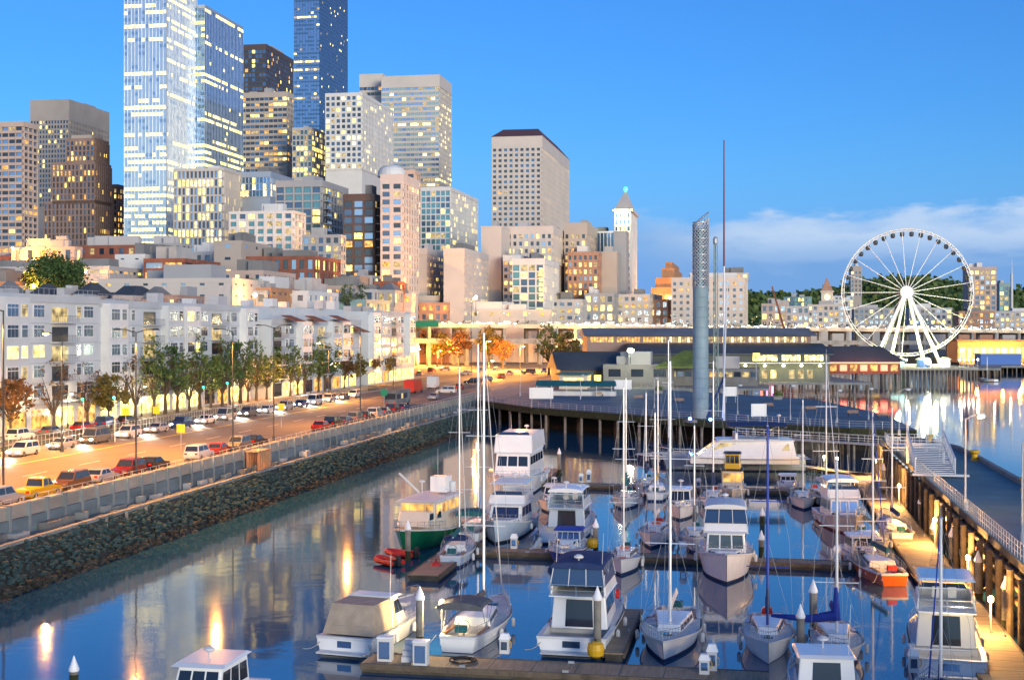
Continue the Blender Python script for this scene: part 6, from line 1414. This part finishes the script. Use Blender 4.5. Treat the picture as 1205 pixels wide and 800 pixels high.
    if canvas:
        mb = MB(); w = B * .44; yb = -L/2 + .5; mb.frus(-w, w, yb, y0 + .3, F0 + .05, -w * .82, w * .82, yb + .7, y0 + .3, F0 + cabh * 1.02, M[canvas]); cv = mb.build('cockpit_canvas', t)
        for sx in (-.45, .45):
            MB().quad([(sx * w - .42, yb + .20, F0 + .55), (sx * w + .42, yb + .20, F0 + .55), (sx * w * .9 + .36, yb + .50, F0 + 1.05), (sx * w * .9 - .36, yb + .50, F0 + 1.05)], M['vinyl']).build('window', cv)
        mb = MB(); mb.path([(-w, y0 - .4, F0), (-w * .86, y0 - .2, F0 + cabh + .1), (w * .86, y0 - .2, F0 + cabh + .1), (w, y0 - .4, F0)], .06, M['white']); mb.build('arch', t)
    if platform: MB().box(-B * .40, B * .40, -L/2 - .7, -L/2 + .02, .22, .32, M['white']).build('swim_platform', t)
    MB().box(-B * .12, B * .12, -L/2 - .015, -L/2 - .002, F0 * .45, F0 * .80, M['g_blue']).build('transom_panel', t)
    bow_rail(t, st, L, rake, .50, .6); fenders(t, st, L, rake, (.3, .55)); moor(t, L, rake, F1, B)
    MB().box(-.45, .45, L * .30, L * .30 + .7, F0 + .30, F0 + .42 + .1, M['deckm']).build('deck_hatch', t)
    MB().box(-.12, .12, L/2 + rake * .5, L/2 + rake * .9 + .25, F1 - .05, F1 + .05, M['steel']).build('anchor_roller', t)
    return t, st
def glow(P, col, e, r=.1): plight(P, col, e, r)

# --- near row
cruiser('white cabin roof of a cruiser cut off by the bottom edge at left', 196, 885, 'bow', 9.5, 3.6, fly=False, cabh=1.95, cab=(.25, .68), ant=0, radarz=.6, rear=False)
t, st = cruiser('express cruiser with tan canvas enclosure seen from its square stern', 405, 772, 'stern', 10.5, 3.9, off=R(-9), fly=False, cab=(.36, .62), cabh=1.75, canvas='tan', sf=1.5, arch=False, ant=1, transom=.97, hull='gel', stripe='gel', bottom='antif_k')
t, st = sailboat('warm lit sailboat moored stern-to beside the capped pile', 538, 768, 'stern', 11, 3.7, 392, off=R(-3), bim='greyc', hull='gel', stripe='gel', bottom='antif_k', cover='greyc', jib='white')
t, st = cruiser('tall flybridge cruiser with navy top moored stern-to in the centre front', 672, 772, 'stern', 12.5, 4.5, off=R(-2), fly=True, top='enclosed', topm='navy', cab=(.24, .68), cabh=1.95, stripe='gel', transom=.96)
MB().tube((2.05, -1.0, 2.9), (2.25, -1.0, 2.9), .30, M['red'], n=14).build('life_ring', t)
sailboat('white sailboat pointing its bow at the near cross dock', 781, 779, 'bow', 12, 3.9, 425, off=R(-1), hull='gel', stripe='navy', cover='white', boomcover=True, jib=None, deck='deckm')
sailboat('white sailboat with a thin blue mast and stays, bow towards the camera', 904, 781, 'bow', 10, 3.3, 500, off=R(0), hull='gel', mastm='cobalt', cover='navy', jib=None, stripe='gel', hatch=None)
bs, _ = sailboat('small sailboat with bright blue sail cover and thick white mast', 992, 790, 'bow', 9.5, 3.3, 540, off=R(2), hull='gel', mastm='white', cover='bluefab', jib=None, stripe='navy')
mb = MB(); mb.tube((0, 1.0, 2.5), (1.6, .6, 2.15), .34, M['bluefab'], .24, 8); mb.tube((1.6, .6, 2.15), (3.9, .2, 2.2), .24, M['bluefab'], .10, 8); mb.tube((.05, 1.0, 2.2), (.05, 1.0, 4.2), .28, M['bluefab'], .10, 8); mb.build('sail_cover', bs)
t, st = cruiser('blue canvas topped sedan cruiser moored stern-to against the lit main dock', 1118, 800, 'stern', 12, 4.3, off=R(-4), fly=True, top='hard', topm='gelb', cab=(.30, .68), cabh=2.0, stripe='gel', hull='gel', arch=False, ant=0, transom=.95, flyrail=True)
glow(t.matrix_basis @ Vector((.8, -5.2, 3.2)), WARM, 130, .2)
cruiser('white wheelhouse roof of a boat just showing at the bottom edge', 985, 872, 'stern', 10, 3.8, off=R(4), fly=False, cab=(.40, .76), cabh=1.9, ant=1, rear=True, radarz=.6)
t, st = sailboat('sailboat off the bottom right whose tall white mast crosses the lit dock', 1128, 905, 'stern', 10, 3.4, 612, off=R(0), mastm='white', cover='navy', jib='cobalt', hull='gel')
# --- middle-left group
t = boat('trawler', 'white wheelhouse trawler with a bright green bow on the left of the marina', 475, 650, 'bow', 13.5, off=R(-6), cat='fishing boat'); rk_ = 1.1
st = make_hull(t, 13.5, 4.6, 1.2, 2.2, 'greenhull', 'greenhull', 'antif_r', fine=2.6, transom=.85, rake=rk_, cockpit=.2, gun='white', flare=.82)
cabin(t, -4.2, 3.4, 1.9, 1.75, 1.1, 4.1, .25, .1, 'cream', .1, nside=4, nfront=4, wz=(.62, .9), glass='l_o', roof='white'); cabin(t, 1.6, 4.6, 1.9, 1.5, 2.0, 3.3, .6, 0, 'cream', .1, nside=2, front=False, name='forecabin')
MB().box(-1.2, .4, -3, -1.4, 4.45, 5.9, M['gel']).build('funnel', t); radar(t, .9, -.5, 4.4, 5.4); MB().tube((1.4, -1, 4.4), (2.4, 1.5, 6.4), .12, M['white']).build('davit', t); antenna(t, -.5, -1, 4.4, 4.2); bow_rail(t, st, 13.5, rk_, .6, .7); MB().lathe((-1.5, -2.5, 4.45), [(.3,0),(.3,.9),(.1,1.0)], M['white'], 10).build('life_raft', t)
glow(t.matrix_basis @ Vector((0, 1.5, 3.6)), WARM, 60, .3)
sailboat('small white sailboat lying beside the stub dock below the green bow', 530, 668, 'stern', 8.5, 2.9, 432, off=R(4), hull='gelb', stripe='navy', cover='tealc', jib='white', dodger='navy')
sailboat('sailboat with teal canopy behind the green hulled trawler', 551, 640, 'stern', 10, 3.2, 405, off=R(3), hull='gel', cover='tealc', bim='tealc', jib='white')
t, st = cruiser('tall three-deck white yacht farthest back on the left', 592, 590, 'bow', 21, 6.0, off=R(1), fly=True, cab=(.18, .70), cabh=3.0, flyh=2.0, top='bimini', topm='gel', F0=1.9, F1=3.0, nside=5, nfront=3, rear=True, wz=(.55, .85), name='motor_yacht', cat='yacht')
cabin(t, -7, 1.5, 2.1, 1.9, 5.0, 6.9, .6, .1, 'gel', .1, nside=4, nfront=4, name='upper_cabin', roof='gel')
glow(t.matrix_basis @ Vector((1, -8, 7.8)), (1, .45, .15), 180, .3)
cruiser('white cruiser with wide dark blue windshield, bow to the camera', 583, 640, 'bow', 13, 4.6, off=R(0), fly=True, top='hard', topm='gelb', cab=(.22, .66), cabh=1.75, sf=1.2, nfront=1, hull='gelb', stripe='antif_k', F1=2.3, glass='navy')
cruiser('pale blue flybridge cruiser with dark bimini behind the canopy runabout', 660, 640, 'stern', 13, 4.5, off=R(-1), fly=True, top='bimini', topm='gel', hull='gelb', cabm='gelb', cab=(.26, .68), cabh=1.7, stripe='navy')
cruiser('blue hulled runabout with framed blue canopy, bow to the camera', 662, 665, 'bow', 8.5, 3.3, off=R(2), fly=False, cab=(.20, .55), cabh=1.25, hull='cobalt', stripe='antif_b', glass='g_blue', cabm='gelb', roofm='cobalt', ant=0, arch=False, F0=1.0, F1=1.3, nfront=4)
sailboat('small sailboat with square orange hatch beside the runabout', 731, 677, 'bow', 8.2, 2.9, 455, off=R(2), hull='gel', hatch='orangewood', cover='white', jib=None, mastm='alu')
sailboat('white sailboat with orange companion hatch beyond the middle dock', 766, 645, 'bow', 10, 3.2, 485, off=R(-1), hull='gel', hatch='orangewood', cover='white', jib=None)
sailboat('sailboat with blue cover moored behind the third dock', 757, 583, 'bow', 10, 3.2, 462, off=R(0), hull='gelb', cover='navy', jib='white')
sailboat('sailboat with yellow-tipped boom next to the blue covered one', 771, 590, 'stern', 9.5, 3.1, 448, off=R(1), hull='gel', cover='yellow', jib=None)
sailboat('sailboat with tall pale mast at the left end of the middle row', 733, 600, 'bow', 9, 3.0, 445, off=R(0), hull='gelb', cover='tealc', jib=None)
# --- centre / right
t, st = cruiser('white trawler yacht with three square front windows, bow to the camera', 855, 687, 'bow', 13, 4.6, off=R(2), fly=True, cab=(.28, .66), cabh=1.9, sf=.25, top='enclosed', topm='white', hull='gel', stripe='navy', F0=1.4, F1=2.5, wz=(.42, .88), arch=True, name='trawler_yacht')
t, st = cruiser('small pilothouse tug with yellow stripe under its dark roof', 861, 591, 'bow', 9, 3.4, off=R(0), fly=False, cab=(.30, .68), cabh=2.2, sf=.1, hull='cream', stripe='gel', cabm='cream', roofm='dark', wz=(.5, .85), glass='l_o', F0=1.1, F1=1.7, name='pilothouse_tug')
cabin(t, -1.6, .6, 1.0, .9, 3.4, 5.2, .1, .0, 'yellow', .08, nside=2, nfront=3, name='upper_wheelhouse', roof='dark')
# catamaran broadside
P = G(868, 556, 0); t = thing('catamaran', 'large white power catamaran lying broadside under the promenade', 'catamaran', P, math.pi/2 + R(-4))
for sx in (-1, 1):
    h = bpy.data.objects.new('hull', None); 
    st = make_hull(t, 19, 2.3, 2.3, 2.6, 'gelb', 'antif_b', 'antif_k', fine=1.6, transom=.9, rake=.9, cockpit=0)
    for o in list(t.children)[-2:]: o.location.x = sx * 2.7
MB().box(-2.9, 2.9, -8, 6.6, 1.5, 2.5, M['gel']).build('bridge_deck', t)
cabin(t, -7.6, 5.6, 3.2, 2.2, 2.45, 4.6, 3.0, .4, 'gel', .4, nside=4, nfront=3, roof='gel', wz=(.4, .82), glass='l_d')
bimini(t, -6.4, 1.4, 2.6, 6.9, 'navy', 4.7, .4); mb = MB(); mb.box(-2.3, 2.3, -5.5, .8, 4.73, 4.8, M['white']); mb.box(-2.2, 2.2, .2, .5, 4.8, 5.6, M['gel']); mb.build('flybridge', t); radar(t, 0, -5.6, 4.7, 7.8); bow_rail(t, st, 19, .9, .5, .7)
cruiser('small pale runabout at the right end of the third dock', 928, 583, 'bow', 7, 2.8, off=R(0), fly=False, cab=(.2, .6), cabh=1.1, ant=0, arch=False, hull='gelb', F0=.9, F1=1.1)
sailboat('sailboat with very tall mast at the far end of the lit dock', 984, 600, 'bow', 12, 3.7, 418, off=R(10), hull='cream', stripe='antif_r', bottom='antif_r', cover='white', jib='white')
cruiser('cream trawler with blue cabin windows tied to the lit main dock', 1005, 630, 'bow', 12, 4.2, off=R(8), fly=True, cab=(.28, .66), cabh=1.8, sf=.4, hull='cream', bottom='antif_r', stripe='antif_r', glass='g_blue', top='bimini', topm='gel', F1=2.1)
sailboat('small sailboat with green sail cover and slanted purple forestay by the main dock', 1038, 655, 'bow', 9, 3.0, 485, off=R(8), hull='gel', cover='greenhull', jib='cobalt')
t, st = sailboat('wooden sterned double-ender boat with orange varnished transom', 1053, 690, 'stern', 9.5, 3.4, 512, off=R(12), hull='orangewood', stripe='orangewood', cover='tealc', jib=None, deck='teak', bottom='antif_k')
sailboat('sailboat whose mast stands right of the wooden stern boat', 1062, 640, 'stern', 9.5, 3.1, 480, off=R(4), hull='gel', cover='navy', jib=None)
sailboat('sailboat with dark hull behind the catamaran by the slanted pole', 808, 548, 'bow', 11, 3.3, 400, off=R(40), hull='navy', cover='navy', jib=None)
cruiser('small white day cruiser on the left of the third dock', 645, 603, 'bow', 8, 3.0, fly=False, cab=(.25, .62), cabh=1.4, ant=1, stripe='navy', F0=1.0, F1=1.4)
cruiser('white hardtop cruiser tucked behind the orange hatch sailboats', 800, 612, 'bow', 9, 3.2, off=R(2), fly=False, cab=(.25, .62), cabh=1.7, ant=1, stripe='antif_b', F0=1.0, F1=1.5)
sailboat('slim sailboat with grey cover between the middle dock and the trawler yacht', 815, 650, 'bow', 9, 2.9, 500, hull='gelb', cover='greyc', jib=None)
sailboat('sailboat with navy cover just left of the pilothouse tug', 838, 600, 'bow', 10, 3.1, 425, hull='gel', cover='navy', jib=None)
sailboat('sailboat with white cover behind the thin blue mast', 946, 600, 'bow', 9, 3.0, 470, hull='gel', cover='white', jib=None)
cruiser('small white runabout at the near end of the farthest dock', 1000, 608, 'bow', 7.5, 2.9, off=R(8), fly=False, cab=(.2, .6), cabh=1.2, ant=0, arch=False, hull='gel', F0=.9, F1=1.2)
cruiser('white express boat tied to the main dock behind the wooden stern boat', 1030, 672, 'bow', 8.5, 3.0, off=R(9), fly=False, cab=(.25, .6), cabh=1.3, ant=1, hull='gel', F0=.9, F1=1.3, stripe='antif_r')
# red dinghies beside the green bow
def dinghy(label, px, py, rz):
    P = G(px, py, 0); t = thing('dinghy', label, 'dinghy', P, rz, 'red inflatable dinghies'); mb = MB()
    pts_ = [(-.6,-1.4,.32), (-.62,.4,.32), (-.45,1.1,.38), (0,1.45,.46), (.45,1.1,.38), (.62,.4,.32), (.6,-1.4,.32)]; mb.path(pts_, .22, M['red'], n=8); mb.build('tube', t)
    MB().box(-.5, .5, -1.3, .8, .12, .2, M['greyc']).build('floor', t); MB().box(-.5, .5, -1.38, -1.28, .1, .6, M['black']).build('transom', t); mb = MB(); mb.box(-.15, .15, -1.7, -1.38, .1, .95, M['dark']); mb.build('outboard', t)
dinghy('red inflatable dinghy under the green bow, nearer one', 456, 664, RZ + .9); dinghy('red inflatable dinghy under the green bow, farther one', 472, 655, RZ + 1.3)
P = G(513, 672, .0); t = thing('buoy', 'round orange-red buoy by the stern of the small sailboat', 'buoy', P, 0); MB().lathe((0,0,-.1), [(.1,0),(.38,.2),(.45,.5),(.34,.8),(.1,.95)], M['red'], 14).build('body', t); MB().tube((0,0,.85), (0,0,1.05), .05, M['black']).build('eye', t)
# moored skiff at far pier, small sail far right
P = G(1163, 449, 0); t = thing('far_sailboat', 'tiny white sailboat by the far pier right of the wheel', 'sailboat', P, .4); make_hull(t, 8, 2.6, 1, 1.3, 'gel'); MB().tube((0,.6,1), (0,.6,9), .1, M['white']).build('mast', t)
# purple warm light around the main dock's underside
# ================================================================ rest: roof lights on market slope
for (px, d_, py, e, lb) in [(15, 480, 295, 60000, 'a'), (100, 375, 322, 9000, 'b'), (300, 340, 350, 8000, 'c'), (560, 430, 352, 5000, 'd'), (40, 345, 340, 14000, 'e')]:
    P = A(px, d_ - 4, ZT(py, d_)); t = thing('roof_lamp', {'a': 'glowing orange lamp over the market at the left edge', 'b': 'warm lamp on the grey market hall eaves', 'c': 'warm lamp over the ochre block with yellow awning', 'd': 'small orange lamp on the flats above the viaduct', 'e': 'orange lamp in front of the wooden stalls at the left edge'}[lb], 'lamp', P, 0)
    MB().lathe((0,0,0), [(.2,0),(.45,.3),(.45,.7),(.2,1)], M['lamp'], 10).build('lamp_glass', t); MB().tube((0,0,-5), (0,0,0), .1, M['dark']).build('pole', t); plight(P + Vector((0, -2, 0)), SOD, e * .35, .5)
